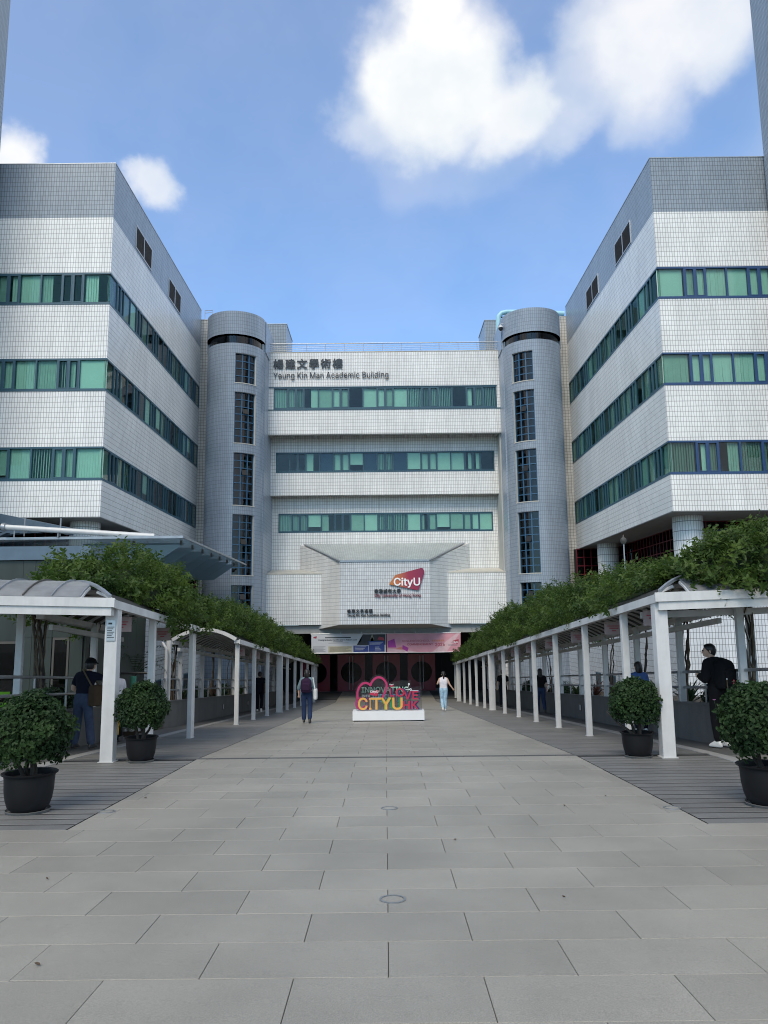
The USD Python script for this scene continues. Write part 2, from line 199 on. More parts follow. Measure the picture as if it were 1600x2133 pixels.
# ------------------------------------------------------------------ helpers: meshes and prims
class MB:
    """collects boxes, quads, tubes ... and becomes ONE mesh"""
    def __init__(s): s.v, s.f, s.uv, s.k = [], [], [], 0
    def add(s, v, f, uv=None):
        v = np.asarray(v, float); f = np.asarray(f, int)
        if f.shape[1] == 4: f = np.vstack([f[:, [0, 1, 2]], f[:, [0, 2, 3]]])
        s.v.append(v); s.f.append(f + s.k); s.k += len(v); s.uv.append(uv); return s
    def tm(s, m, T=None):
        v, f, _ = meshkit.arrays(m)
        if T is not None: v = np.c_[v, np.ones(len(v))] @ np.asarray(T).T[:, :3]
        return s.add(v, f)
    def box(s, x0, x1, y0, y1, z0, z1):
        x0, x1 = sorted((x0, x1)); y0, y1 = sorted((y0, y1)); z0, z1 = sorted((z0, z1))
        return s.add([(x, y, z) for x in (x0, x1) for y in (y0, y1) for z in (z0, z1)], BOXF)
    def hexa(s, P): return s.add(P, BOXF)                     # 8 corners ordered x0/x1, y0/y1, z0/z1
    def beam(s, a, b, w, h, up=(0, 0, 1), ch=0.):
        a, b = np.asarray(a, float), np.asarray(b, float); d = b - a; d /= np.linalg.norm(d)
        x = np.cross(d, up); x /= np.linalg.norm(x); y = np.cross(x, d)
        if ch:
            o = [(w/2-ch, -h/2), (w/2, -h/2+ch), (w/2, h/2-ch), (w/2-ch, h/2), (-w/2+ch, h/2), (-w/2, h/2-ch), (-w/2, -h/2+ch), (-w/2+ch, -h/2)]
        else: o = [(w/2, -h/2), (w/2, h/2), (-w/2, h/2), (-w/2, -h/2)]
        n = len(o); V = [p + x * i + y * j for p in (a, b) for i, j in o]
        F = [(i, (i+1) % n, n + (i+1) % n) for i in range(n)] + [(i, n + (i+1) % n, n + i) for i in range(n)]
        F += [(0, i + 1, i) for i in range(1, n - 1)] + [(n, n + i, n + i + 1) for i in range(1, n - 1)]
        return s.add(V, [tuple(reversed(t)) for t in F])
    def quad(s, a, b, c, d): return s.add([a, b, c, d], [(0, 1, 2, 3)])
    def slab(s, a, b, c, d, t):
        """quad a b c d thickened by t against its normal"""
        P = np.array([a, b, c, d], float); n = np.cross(P[1] - P[0], P[3] - P[0]); n /= np.linalg.norm(n); Q = P - n * t
        return s.add(np.vstack([P, Q]), [(0, 1, 2, 3), (7, 6, 5, 4), (0, 4, 5, 1), (1, 5, 6, 2), (2, 6, 7, 3), (3, 7, 4, 0)])
    def tube(s, pts, r, n=8, cap=True):
        pts = np.asarray(pts, float); m = len(pts); r = np.broadcast_to(r, m); V = []
        t = np.gradient(pts, axis=0) if m > 2 else np.repeat([pts[-1] - pts[0]], m, 0); t /= np.linalg.norm(t, axis=1)[:, None] + 1e-12
        ref = np.array([0, 0, 1.]) if abs(t[0][2]) < .9 else np.array([1., 0, 0]); x = np.cross(t[0], ref); x /= np.linalg.norm(x)
        for k in range(m):
            x = x - t[k] * (x @ t[k]); x /= np.linalg.norm(x); y = np.cross(t[k], x)
            V += [pts[k] + r[k] * (x * math.cos(a) + y * math.sin(a)) for a in np.arange(n) * 2 * PI / n]
        F = [(k*n + i, k*n + (i+1) % n, (k+1)*n + (i+1) % n, (k+1)*n + i) for k in range(m-1) for i in range(n)]
        F = [t3 for q in F for t3 in (q[:3], (q[0], q[2], q[3]))]
        if cap: F += [(0, i+1, i) for i in range(1, n-1)] + [((m-1)*n, (m-1)*n + i, (m-1)*n + i + 1) for i in range(1, n-1)]
        return s.add(V, F)
    def lathe(s, prof, c=(0, 0, 0), n=32):
        prof = np.asarray(prof, float); m = len(prof); V = [(c[0] + r*math.cos(a), c[1] + r*math.sin(a), c[2] + z) for r, z in prof for a in np.arange(n)*2*PI/n]
        return s.add(V, [(k*n + i, k*n + (i+1) % n, (k+1)*n + (i+1) % n, (k+1)*n + i) for k in range(m-1) for i in range(n)])
    def arrays(s): return np.vstack(s.v), np.vstack(s.f)
    def build(s, name, m, parent=None, smooth=False, label=None, tile=False):
        v, f = s.arrays()
        return part(name, (v, f), m, parent, smooth, label, tile)
BOXF = [(0, 1, 3, 2), (4, 6, 7, 5), (0, 4, 5, 1), (2, 3, 7, 6), (0, 2, 6, 4), (1, 5, 7, 3)]

COUNT = {}
def fresh(parent, name):
    base = f"{parent}/{name}"; k = COUNT.get(base, 0); COUNT[base] = k + 1
    return base if k == 0 else f"{base}_{k:03d}"
def pathof(o): return "/World" if o is None else str(o.GetPath())
def M_(m): return MATS[m] if isinstance(m, str) else m
def part(name, mesh, m, parent=None, smooth=False, label=None, tile=False):
    """ONE mesh prim under parent, or under /World"""
    path = fresh(pathof(parent), name); uv = None
    if tile is True:
        v, f, _ = meshkit.arrays(mesh); T = v[f]; nn = np.cross(T[:, 1] - T[:, 0], T[:, 2] - T[:, 0]); nn /= np.linalg.norm(nn, axis=1)[:, None] + 1e-12
        h = np.stack([-nn[:, 1], nn[:, 0], 0 * nn[:, 0]], 1); L = np.linalg.norm(h, axis=1)[:, None]; h = np.where(L > .2, h / np.maximum(L, 1e-9), [1., 0, 0])
        h = np.where((np.abs(h[:, :1]) > .7) & (h[:, :1] < 0) | (np.abs(h[:, :1]) <= .7) & (h[:, 1:2] < 0), -h, h)
        u = np.einsum("tkc,tc->tk", T, h); w = np.where(np.abs(nn[:, 2:3]) > .9, T[:, :, 1], T[:, :, 2])
        mesh = (T.reshape(-1, 3), np.arange(3 * len(T)).reshape(-1, 3)); uv = np.stack([u.ravel() + 100, w.ravel() + 100], 1)
    elif isinstance(tile, np.ndarray): uv = tile
    o = usdkit.mesh(stage, path, mesh, M_(m), smooth=smooth, uv=uv).GetPrim()
    if label: o.SetCustomDataByKey("label", label)
    return o
def tag(o, label=None, cat=None, group=None, kind=None):
    for k, x in (("label", label), ("category", cat), ("group", group), ("kind", kind)):
        if x: o.SetCustomDataByKey(k, x)
    return o
def thing(name, label, cat, loc=(0, 0, 0), rz=0., group=None, kind=None):
    x = UsdGeom.Xform.Define(stage, fresh("/World", name))
    x.AddTranslateOp().Set(Gf.Vec3d(*map(float, loc)))
    if rz: x.AddRotateZOp().Set(math.degrees(rz))
    return tag(x.GetPrim(), label, cat, group, kind)
def copy(root, loc, rz, label, group=None):
    x = thing(root.GetName().rstrip("0123456789").rstrip("_"), label, root.GetCustomDataByKey("category"), loc, rz, group or root.GetCustomDataByKey("group"))
    x.GetReferences().AddInternalReference(root.GetPath()); x.SetInstanceable(True); return x
def scatter(name, parent, protos, pos, quats, scales, idx):
    """a PointInstancer part: many small leaves of a few kinds"""
    p = fresh(pathof(parent), name); pi = UsdGeom.PointInstancer.Define(stage, p); rel = pi.CreatePrototypesRel()
    for k, (nm, mesh, m) in enumerate(protos):
        q = f"{p}/{nm}" + (f"_{k:03d}" if k else ""); usdkit.mesh(stage, q, mesh, M_(m)); rel.AddTarget(q)
    pi.CreateProtoIndicesAttr(Vt.IntArray.FromNumpy(np.asarray(idx, np.int32)))
    pi.CreatePositionsAttr(Vt.Vec3fArray.FromNumpy(np.asarray(pos, np.float32)))
    q = np.asarray(quats, float); pi.CreateOrientationsAttr(Vt.QuathArray([Gf.Quath(float(a), float(b), float(c), float(d)) for a, b, c, d in q]))
    pi.CreateScalesAttr(Vt.Vec3fArray.FromNumpy(np.repeat(np.asarray(scales, np.float32)[:, None], 3, 1)))
    o = pi.GetPrim(); o.SetCustomDataByKey("kind", "stuff"); return o
def quat_to(dirs, rng, jitter=.5):
    """quaternions (w,x,y,z) that turn +z to dirs, with random spin"""
    d = dirs + rng.normal(0, jitter, dirs.shape); d /= np.linalg.norm(d, axis=1)[:, None]
    z = np.array([0, 0, 1.]); ax = np.cross(z, d); w = 1 + d @ z; q = np.c_[w, ax]; bad = w < 1e-4; q[bad] = (0, 1, 0, 0); q /= np.linalg.norm(q, axis=1)[:, None]
    a = rng.uniform(0, 2 * PI, len(d)); s = np.c_[np.cos(a/2), 0*a, 0*a, np.sin(a/2)]
    w1, x1, y1, z1 = q.T; w2, x2, y2, z2 = s.T
    return np.stack([w1*w2 - x1*x2 - y1*y2 - z1*z2, w1*x2 + x1*w2 + y1*z2 - z1*y2, w1*y2 - x1*z2 + y1*w2 + z1*x2, w1*z2 + x1*y2 - y1*x2 + z1*w2], 1)

def letters(parent, text, height, m, p0, ax, up, depth=.05, bold=False, width=None, name="letter", split=True, gap=0.):
    """lettering built of one mesh per character, standing on the line that starts at p0 and runs along ax"""
    ax, up = np.asarray(ax, float), np.asarray(up, float); nrm = np.cross(ax, up)
    T = np.eye(4); T[:3, 0], T[:3, 1], T[:3, 2], T[:3, 3] = ax, up, nrm, p0
    whole = meshkit.text_mesh(text, height, depth, bold); w0 = whole.bounds[1][0]; sx = (width / w0) if width else 1.
    for i, ch in enumerate(text):
        if ch == " ": continue
        c = meshkit.text_mesh(ch, height, depth, bold); end = meshkit.text_mesh(text[:i+1], height, depth, bold).bounds[1][0]
        v = np.array(c.vertices); v[:, 0] = (v[:, 0] + end - c.bounds[1][0]) * sx + gap * i
        part(name, (np.c_[v, np.ones(len(v))] @ T.T[:, :3], c.faces), m, parent)
def hanzi(parent, text, size, pitch, m, p0, ax, up, depth=.05, grow=0., name="character"):
    ax, up = np.asarray(ax, float), np.asarray(up, float); nrm = np.cross(ax, up); s = size / 150.
    for i, ch in enumerate(text):
        pieces = [trimesh.creation.extrude_polygon(g2, depth, engine="earcut") for g in GLYPHS[ch] for pl in [Polygon(np.reshape(g[0], (-1, 2)), [np.reshape(h, (-1, 2)) for h in g[1:]]).buffer(grow)] for g2 in getattr(pl, "geoms", [pl])]
        m_ = trimesh.util.concatenate(pieces); v = np.array(m_.vertices); v[:, :2] = v[:, :2] * s; v[:, 1] += .1 * size; v[:, 0] += i * pitch
        part(name, (np.asarray(p0) + v[:, :1] * ax + v[:, 1:2] * up + v[:, 2:] * nrm, m_.faces), m, parent)

# ------------------------------------------------------------------ ground
YB1, YB2 = 13.27, 49.3
def G(y):
    y = np.asarray(y, float)
    return np.where(y < -4, .157, np.where(y < YB1, -.0392 * y, np.where(y < YB2, -.0392 * YB1 - .0705 * (y - YB1), -.0392 * YB1 - .0705 * (YB2 - YB1))))
g = float
rs = np.random.RandomState(7); rnd = random.Random(11)
mb = MB(); mb.box(-700, 700, -500, 900, -4.4, -4.2); tag(mb.build("ground", "earth"), kind="structure")

def strip(name, m, x0, x1, ys, dz, parent=None, t=.25):
    """a sheet that follows the fall of the ground"""
    b = MB()
    for a, c in zip(ys[:-1], ys[1:]):
        b.hexa([(x, y, g(G(y)) + z) for x in (x0, x1) for y in (a, c) for z in (dz - t, dz)])
    return b.build(name, m, parent)
paving = thing("plaza_paving", None, None, kind="structure")
strip("bedding", "joint", -3.16, 3.16, [7.95, YB1, YB2, 57.6], -.008, paving)
strip("bedding", "joint", -26, 26, [-12, -4, 7.95], -.008, paving)
ROWS = [(7.962 - .518 * (k + 1), .518, k % 2 == 0) for k in range(24)]
ROWS += [(7.962 + .5297 * k, .5297, k % 2 == 1) for k in range(10)]
far0 = YB1 + .16
ROWS += [(far0 + .53 * k, .53, k % 2 == 0) for k in range(83)]
cands, gapx = [], .0022
for y0, dy, half in ROWS:
    lim = 3.165 if y0 > 7.9 else 12.
    y1 = y0 + dy
    if 35.0 - .3 < y0 < 35.0 + .1: y1 -= .1
    x = -13.5 * .995 + (.4975 if half else 0.)
    while x < lim:
        a, b = max(x, -lim), min(x + .995, lim)
        if b - a > .05: cands.append((a + gapx, b - gapx, y0 + gapx, y1 - gapx))
        x += .995
def slab_mesh(b, x0, x1, y0, y1):
    e = .0022; o = rs.uniform(-.0012, .0012); t = rs.uniform(-.0008, .0008)
    top = lambda x, y: g(G(y)) + o + t * (x - x0) / (x1 - x0)
    lo = [(x, y, g(G(y)) - .05) for x, y in ((x0, y0), (x1, y0), (x1, y1), (x0, y1))]
    md = [(x, y, top(x, y) - e) for x, y in ((x0, y0), (x1, y0), (x1, y1), (x0, y1))]
    up = [(x, y, top(x, y)) for x, y in ((x0+e, y0+e), (x1-e, y0+e), (x1-e, y1-e), (x0+e, y1-e))]
    b.add(lo + md + up, [(0, 1, 5, 4), (1, 2, 6, 5), (2, 3, 7, 6), (3, 0, 4, 7), (4, 5, 9, 8), (5, 6, 10, 9), (6, 7, 11, 10), (7, 4, 8, 11), (8, 9, 10, 11)])
vis = [c for c in cands if c[3] > 3.6 and abs((c[0] + c[1]) / 2) < .5 * c[3] + .6]
vis.sort(key=lambda c: c[3]); near = set(vis[:296]); rest = MB()
for c in cands:
    if c in near: b = MB(); slab_mesh(b, *c); b.build("slab", "granite", paving)
    else: slab_mesh(rest, *c)
rest = rest.build("distant_slabs", "granite", paving); tag(rest, kind="stuff")

def drain(Y, w, label, x0, x1):
    d = thing("drain_channel", label, "drain", (0, Y, g(G(Y))))
    b = MB(); b.box(x0, x1, 0, w, -.05, -.018); b.build("channel", "joint", d)
    b = MB(); n = int((x1 - x0) / .5)
    for k in range(n):
        a = x0 + (x1 - x0) * k / n; z = -.0392 * w
        b.hexa([(x, y, zz + (0 if y < w/2 else z)) for x in (a + .004, a + (x1 - x0) / n - .004) for y in (.012, w - .012) for zz in (-.016, .002)])
    b.build("grating", "granite_dark", d)
drain(YB1 - .005, .155, "dark drain grating crossing the plaza where the slope steepens", -5.4, 5.4)
drain(35.0 - .1, .09, "narrow dark drain line crossing the far paving before the entrance", -3.1, 3.1)

for s, side in ((-1, "left"), (1, "right")):
    dk = thing("timber_deck", f"dark grey boarded deck along the {side} side of the pale paving, under the covered walkway", "deck", kind="structure")
    b0 = 3.18 * s; b1 = 5.36 * s
    strip("joist_bed", "deck_gap_shade", min(b0, b1), max(b0, b1), [7.96, YB1, YB2, 51.5], -.0035, dk)  # black sheet raised almost flush, so the board gaps look shaded
    Y = 7.97; k = 0; more = MB()
    while Y < 51.0:
        w = .218; e = .003; o = rs.uniform(-.0012, .0012)
        if not (YB1 - .14 < Y < YB1 + .12):
            x0, x1 = min(b0, b1) + (.004 if s < 0 else 0), max(b0, b1)
            if Y < 13.: x0, x1 = (x0 - (13. - Y) * .25 - 1.6, x1) if s < 0 else (x0, x1 + (13. - Y) * .25 + 1.6)
            b = MB() if k < 298 else more
            for (ya, yb) in ((Y, Y + w),):
                P = [(x, y, g(G(y)) + o + z) for z in (-.05, -e, ) for x, y in ((x0, ya), (x1, ya), (x1, yb), (x0, yb))] + [(x, y, g(G(y)) + o) for x, y in ((x0, ya+e), (x1, ya+e), (x1, yb-e), (x0, yb-e))]
                b.add(P, [(0, 1, 5, 4), (1, 2, 6, 5), (2, 3, 7, 6), (3, 0, 4, 7), (4, 5, 9, 8), (5, 6, 10, 9), (6, 7, 11, 10), (7, 4, 8, 11), (8, 9, 10, 11)])
            if k < 298: b.build("board", "deck", dk)
        Y += w + .055; k += 1
    kb = MB()
    for a in np.arange(7.97, 51., 1.0):
        kb.hexa([(x, y, g(G(y)) + z) for x in sorted((5.372 * s, 5.60 * s)) for y in (a + .003, min(a + .997, 51.)) for z in (-.1, .006)])
    if True: kb.build("kerb_strip", "kerb_stone", dk)
    strip("walkway_floor", "granite_dark", min(5.605 * s, 6.32 * s), max(5.605 * s, 6.32 * s), [7.97, YB1, YB2, 51.5], -.004, dk)
    strip("side_floor", "granite_dark", min(6.3 * s, 26 * s), max(6.3 * s, 26 * s), [7.96, YB1, 18.], -.03, dk)
strip("lobby_floor", "granite_dark", -9, 9, [51.1, 62], -.012, paving)

# ------------------------------------------------------------------ low concrete walls with lights, planting beds behind
def low_wall(s, ya, yb, label, lights):
    w = thing("low_wall", label, "wall", (6.31 * s, ya, g(G(ya))))
    z0 = g(G(ya)); b = MB(); ys = [y for y in (ya, YB1, YB2, yb) if ya <= y <= yb]; ys = sorted(set(ys))
    for a, c in zip(ys[:-1], ys[1:]):
        b.hexa([(x, y - ya, g(G(y)) - z0 + z) for x in sorted((0, .22 * s)) for y in (a, c) for z in (-.3, .72)])
    b.build("concrete_face", "concrete", w)
    b = MB()
    for a, c in zip(ys[:-1], ys[1:]):
        b.hexa([(x, y - ya, g(G(y)) - z0 + z) for x in sorted((-.02 * s, .24 * s)) for y in (a - .01, c + .01) for z in (.722, .76)])
    b.build("coping", "concrete", w)
    for y in lights:
        z = g(G(y)) - z0 + .36; x = -.012 * s
        f = MB()
        for (y0, y1, za, zb) in ((-.14, .14, .08, .11), (-.14, .14, -.11, -.08), (-.14, -.11, -.08, .08), (.11, .14, -.08, .08)):
            f.box(x, x + .02 * s, y - ya + y0, y - ya + y1, z + za, z + zb)
        f = f.build("wall_light", "kiosk_dark", w); q = MB(); q.box(-.004 * s, .01 * s, y - ya - .11, y - ya + .11, z - .08, z + .08); q.build("lens", "alu", f)
    return w
low_wall(1, 11.2, 48.6, "long low concrete planter wall beside the right walkway, with recessed lights", [15.2, 20.2, 25.6, 31.2, 37.])
low_wall(-1, 11.2, 18.2, "short low concrete wall behind the man in the black cap, near left", [15.4])
low_wall(-1, 22.4, 48.6, "low concrete planter wall beside the left walkway, beyond the gap", [25.4, 30.6, 36.])
for s, side, ya, yb in ((1, "right", 11.2, 48.6), (-1, "left", 22.6, 48.6), (-1, "near left", 11.2, 18.0)):
    b = MB(); ys = sorted({ya, yb, *[y for y in (YB1,) if ya < y < yb]})
    for a, c in zip(ys[:-1], ys[1:]):
        b.hexa([(x, y, g(G(y)) + z) for x in sorted((6.54 * s, 11.05 * s)) for y in (a, c) for z in (-1.2, .62 if side != "near left" else .45)])
    tag(b.build("planting_bed", "soil"), kind="structure")

# ------------------------------------------------------------------ windows
def win_band(parent, P0, d, inn, L, z0, z1, pattern, codes, frame="frame_teal", proud=.02, casement=True, rng=rnd, corner=False, mull=.07, label=None):
    """a ribbon of windows: frame (with mullions) > panes and the blinds behind them. d runs along the wall, inn points into the room"""
    P0, d, inn = (np.asarray(a, float) for a in (P0, d, inn)); h = z1 - z0
    def bx(b, u0, u1, v0, v1, w0, w1):
        P = [P0 + d * u + inn * w + np.array([0, 0, z0 + v]) for u in (u0, u1) for w in (w0, w1) for v in (v0, v1)]
        b.hexa(P)
    tot = sum(pattern); e = np.r_[0, np.cumsum(pattern)] / tot * L
    fr = MB(); bx(fr, 0, L, 0, .11, -proud, .1); bx(fr, 0, L, h - .08, h, -proud, .1)
    for k, u in enumerate(e):
        if (k == 0 or k == len(e) - 1):
            if corner and k == 0: continue
            a = (0, mull) if k == 0 else (L - mull, L)
        else: a = (u - mull / 2, u + mull / 2)
        bx(fr, *a, .1102, h - .0802, -proud + .003, .096)
    for k in range(len(pattern)):
        if casement and pattern[k] < .7:
            a, b2 = e[k] + mull / 2, e[k+1] - mull / 2; t = .04
            for r in ((a, b2, .112, .112 + t), (a, b2, h - .082 - t, h - .082), (a, a + t, .1525, h - .1225), (b2 - t, b2, .1525, h - .1225)): bx(fr, *r, -proud - .008, .05)
    fr = fr.build("window", frame, parent, label=label)
    for k in range(len(pattern)):
        a, c = e[k] + mull / 2 - .004, e[k+1] - mull / 2 + .004
        if corner and k == 0: a = .004
        b = MB(); bx(b, a, c, .106, h - .076, .03, .04); b.build("pane", "glass_green", fr)
        code = codes[k % len(codes)]; b = MB(); n = 0; w = .115; m = rng.choice(("blind", "blind", "blind_mid"))
        if code == "n": continue
        if code == "b":
            bx(b, a, c, .1, h - .07, .07, .09); b.build("board", "board_blue", fr); continue
        if code == "r":
            bx(b, a, c, .1 + (rng.random() * .5 if rng.random() < .25 else 0), h - .07, .075, .08); b.build("blind", m, fr); continue
        lo, hi = a, c
        if code == "h": lo, hi = (a, a + (c - a) * rng.uniform(.45, .7)) if rng.random() < .5 else (a + (c - a) * rng.uniform(.3, .5), c)
        if code == "d": m = "blind_dark"
        ang = {"c": .18, "s": .95, "h": .25, "d": .5}[code] + rng.uniform(-.08, .08); u = lo + w / 2; sway = rng.uniform(-.03, .03)
        while u < hi:
            t = ang + rng.uniform(-.06, .06); dx, dw = w * .56 * math.cos(t), w * .56 * math.sin(t); s0 = rng.uniform(-.008, .008) + sway * (u - lo)
            Q = [P0 + d * (u + sx * dx + (s0 if vv < h / 2 else 0)) + inn * (.125 + sx * dw) + np.array([0, 0, z0 + vv]) for vv, sx in ((.12, -1), (.12, 1), (h - .07, 1), (h - .07, -1))]
            b.quad(*Q); u += w; n += 1
        if n: b.build("blind", m, fr)
    return fr

WIN_Z = [(16.18, 17.70), (12.13, 13.64), (8.08, 9.59)]
# ------------------------------------------------------------------ the two office wings
def wing(s, label):
    xf = .1 + 12.44 * s; Y0, Y1 = 33., 49.9; X = lambda u: xf + s * u          # u metres into the building from the courtyard face
    t = thing("office_wing", label, "building"); FAR = 17.
    def band(z0, z1, m, name):
        b = MB(); b.box(X(0), X(FAR), Y0, Y0 + .3, z0, z1); b.box(X(0), X(.3), Y0 + .3, Y1, z0, z1)
        b.box(X(FAR - .3), X(FAR), Y0 + .3, Y1, z0, z1)
        return b.build(name, m, t, tile=True)
    band(20.40, 23.08, "tile_grey", "parapet_wall"); band(17.70, 20.398, "tile_white", "spandrel_wall")
    band(13.64, 16.18, "tile_white", "spandrel_wall"); band(9.59, 12.13, "tile_white", "spandrel_wall"); band(6.47, 8.08, "tile_white", "spandrel_wall")
    b = MB()
    for z in (6.60, 10.3, 14.4, 18.45): b.box(X(.31), X(FAR - .31), Y0 + .31, Y1, z, z + .3)
    b.box(X(.31), X(FAR - .31), Y0 + .31, Y1, 21.9, 22.2); b.build("floor_slab", "plaster", t)
    b = MB(); b.box(X(2.6), X(2.8), Y0 + 2.8, Y1 - .3, 6.95, 18.4); b.box(X(2.6), X(FAR - .4), Y0 + 2.6, Y0 + 2.8, 6.95, 18.4); b.build("room_wall", "room_wall", t)
    b = MB(); b.box(X(.31), X(FAR - .31), Y1 - .2, Y1 - .02, 6.92, 22.0); b.build("back_wall", "room_wall", t)
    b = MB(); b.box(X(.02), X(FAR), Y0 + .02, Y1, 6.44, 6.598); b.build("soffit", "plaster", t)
    b = MB(); b.box(X(-.015), X(FAR), Y0 - .015, Y0 + .33, 23.082, 23.13); b.box(X(-.015), X(.33), Y0 + .33, Y1, 23.082, 23.13); b.build("coping", "galvanised", t)
    for zi, (z0, z1) in enumerate(WIN_Z):
        front = [1.22, .48, .48, .96, .98, .5, .5, .96, .96, .48, .48, .96]
        fc = {(-1, 0): "hnnhchcchccc", (-1, 1): "rhscccccccss", (-1, 2): "cccscrrccscc", (1, 0): "cccccccccccc", (1, 1): "cccccccccccc", (1, 2): "dhdhddsdhddd"}[(s, zi)]
        win_band(t, (X(0), Y0, 0), (s, 0, 0), (0, 1, 0), sum(front), z0, z1, front, fc, frame="frame_teal" if s < 0 else "frame_blue", corner=True)
        L = Y1 - Y0; side = [.95, .47, .47, .95] * 6
        sc = "".join(rnd.choice("chscrdnhn" if s < 0 else "cchsrdhn") for _ in side)
        win_band(t, (X(0), Y0, 0), (0, 1, 0), (s, 0, 0), L, z0, z1, side, sc, frame="frame_teal", corner=True, proud=.006, mull=.055)
        b = MB(); b.box(X(sum(front)), X(FAR), Y0 + .01, Y0 + .2, z0, z1); b.build("wall", "tile_white", t, tile=True)
    # louvred vents in the grey parapet band
    for (ya, yb, za, zb) in ((36.2, 38.7, 20.62, 21.72), (42.1, 44.6, 20.62, 21.72)):
        f = MB(); x0, x1 = sorted((X(-.03), X(.05)))
        for q in ((ya, yb, zb, zb + .06), (ya, yb, za - .06, za), (ya - .06, ya, za - .06, zb + .06), (yb, yb + .06, za - .06, zb + .06), ((ya+yb)/2 - .04, (ya+yb)/2 + .04, za, zb)): f.box(x0, x1, *q)
        f = f.build("vent", "alu", t); v = MB(); v.box(X(-.002), X(.03), ya, yb, za, zb); v.build("recess", "dark_void", f)
        for z in np.arange(za + .02, zb - .03, .075):
            if True:
                v = MB(); v.hexa([(X(-.022) if zz == 0 else X(-.004), y, z + zz) for _ in (0, 1) for y in (ya, yb) for zz in (0, .055)][:8]) if False else v.slab((X(-.024), ya, z), (X(-.024), yb, z), (X(-.004), yb, z + .055), (X(-.004), ya, z + .055), .006)
                v.build("slat", "louvre", f)
    # columns under the overhang and the red grid of the storey below
    for (cx, cy, r) in ((1.3, 34.75, .66), (1.0, 46.4, .62), (9.5, 34.75, .66)):
        prof = [(r, z) for z in (2.6, 6.44)]; n = 48; V, F, U = [], [], []
        for k in range(n):
            a0, a1 = 2 * PI * k / n, 2 * PI * (k + 1) / n; i = len(V)
            for a, z in ((a0, 2.6), (a1, 2.6), (a1, 6.44), (a0, 6.44)): V.append((X(cx) + r * math.cos(a), cy + r * math.sin(a), z)); U.append((a * r * 1.0, z * .55 + 100.))
            F += [(i, i+1, i+2), (i, i+2, i+3)]
        part("column", (np.array(V), np.array(F)), "tile_white", t, tile=np.array(U))
    def grid(P0, d, inn, L, H, nx, nz):
        P0, d, inn = (np.asarray(a, float) for a in (P0, d, inn)); f = MB()
        def bx(b, u0, u1, v0, v1, w0, w1): b.hexa([P0 + d*u + inn*w + np.array([0, 0, v]) for u in (u0, u1) for w in (w0, w1) for v in (v0, v1)])
        for k in range(nx + 1): bx(f, L*k/nx - .03, L*k/nx + .03, 0, H, -.03, .03)
        for k in range(nz + 1): bx(f, 0, L, H*k/nz - .025, H*k/nz + .025, -.025, .025)
        f = f.build("red_window_grid", "frame_red", t)
        for i in range(nx):
            for j in range(nz): b = MB(); bx(b, L*i/nx + .031, L*(i+1)/nx - .031, H*j/nz + .026, H*(j+1)/nz - .026, -.004, .004); b.build("pane", "glass_dark", f)
    grid((X(2.2), 36.3, 2.62), (0, 1, 0), (s, 0, 0), 13.2, 3.8, 26, 7)
    grid((X(2.25), 36.25, 2.62), (s, 0, 0), (0, 1, 0), 5.5, 3.8, 11, 7)
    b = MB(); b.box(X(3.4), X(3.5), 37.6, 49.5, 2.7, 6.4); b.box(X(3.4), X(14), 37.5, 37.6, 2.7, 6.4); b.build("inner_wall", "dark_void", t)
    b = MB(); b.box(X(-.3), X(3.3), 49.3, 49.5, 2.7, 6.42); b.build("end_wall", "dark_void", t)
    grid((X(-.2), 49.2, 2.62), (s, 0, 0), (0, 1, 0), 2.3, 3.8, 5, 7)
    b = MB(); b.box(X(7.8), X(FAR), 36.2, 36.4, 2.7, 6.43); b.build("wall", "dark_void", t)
    return t
wing(-1, "white and grey tiled office wing on the left, its ribbon windows half without blinds")
wing(1, "white and grey tiled right office wing, its ribbon windows full of pale green blinds")

# ------------------------------------------------------------------ podiums under the wings
for s, side in ((-1, "left"), (1, "right")):
    t = thing("podium", f"pale tiled ground storey with small dark windows under the {side} office wing, behind the planter", "building")
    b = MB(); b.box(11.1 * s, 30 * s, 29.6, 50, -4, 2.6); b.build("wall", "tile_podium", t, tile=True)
    b = MB(); b.box(11.05 * s, 30 * s, 29.55, 50, 2.602, 2.75); b.build("coping", "concrete", t)
    for y in (31.2, 33.4, 35.6, 37.8, 40.4, 43.):
        f = MB(); x = 11.1 * s; z0 = -1.75; q = sorted((x - .03 * s, x + .05 * s))
        for (a, c, e, h) in ((0, .9, 0, .06), (0, .9, .84, .9), (0, .06, .06, .84), (.84, .9, .06, .84)): f.box(*q, y + a, y + c, z0 + e, z0 + h)
        f = f.build("window", "frame_teal", t); p = MB(); p.box(x - .012 * s, x + .01 * s, y + .06, y + .84, z0 + .06, z0 + .84); p.build("pane", "kiosk_dark", f)

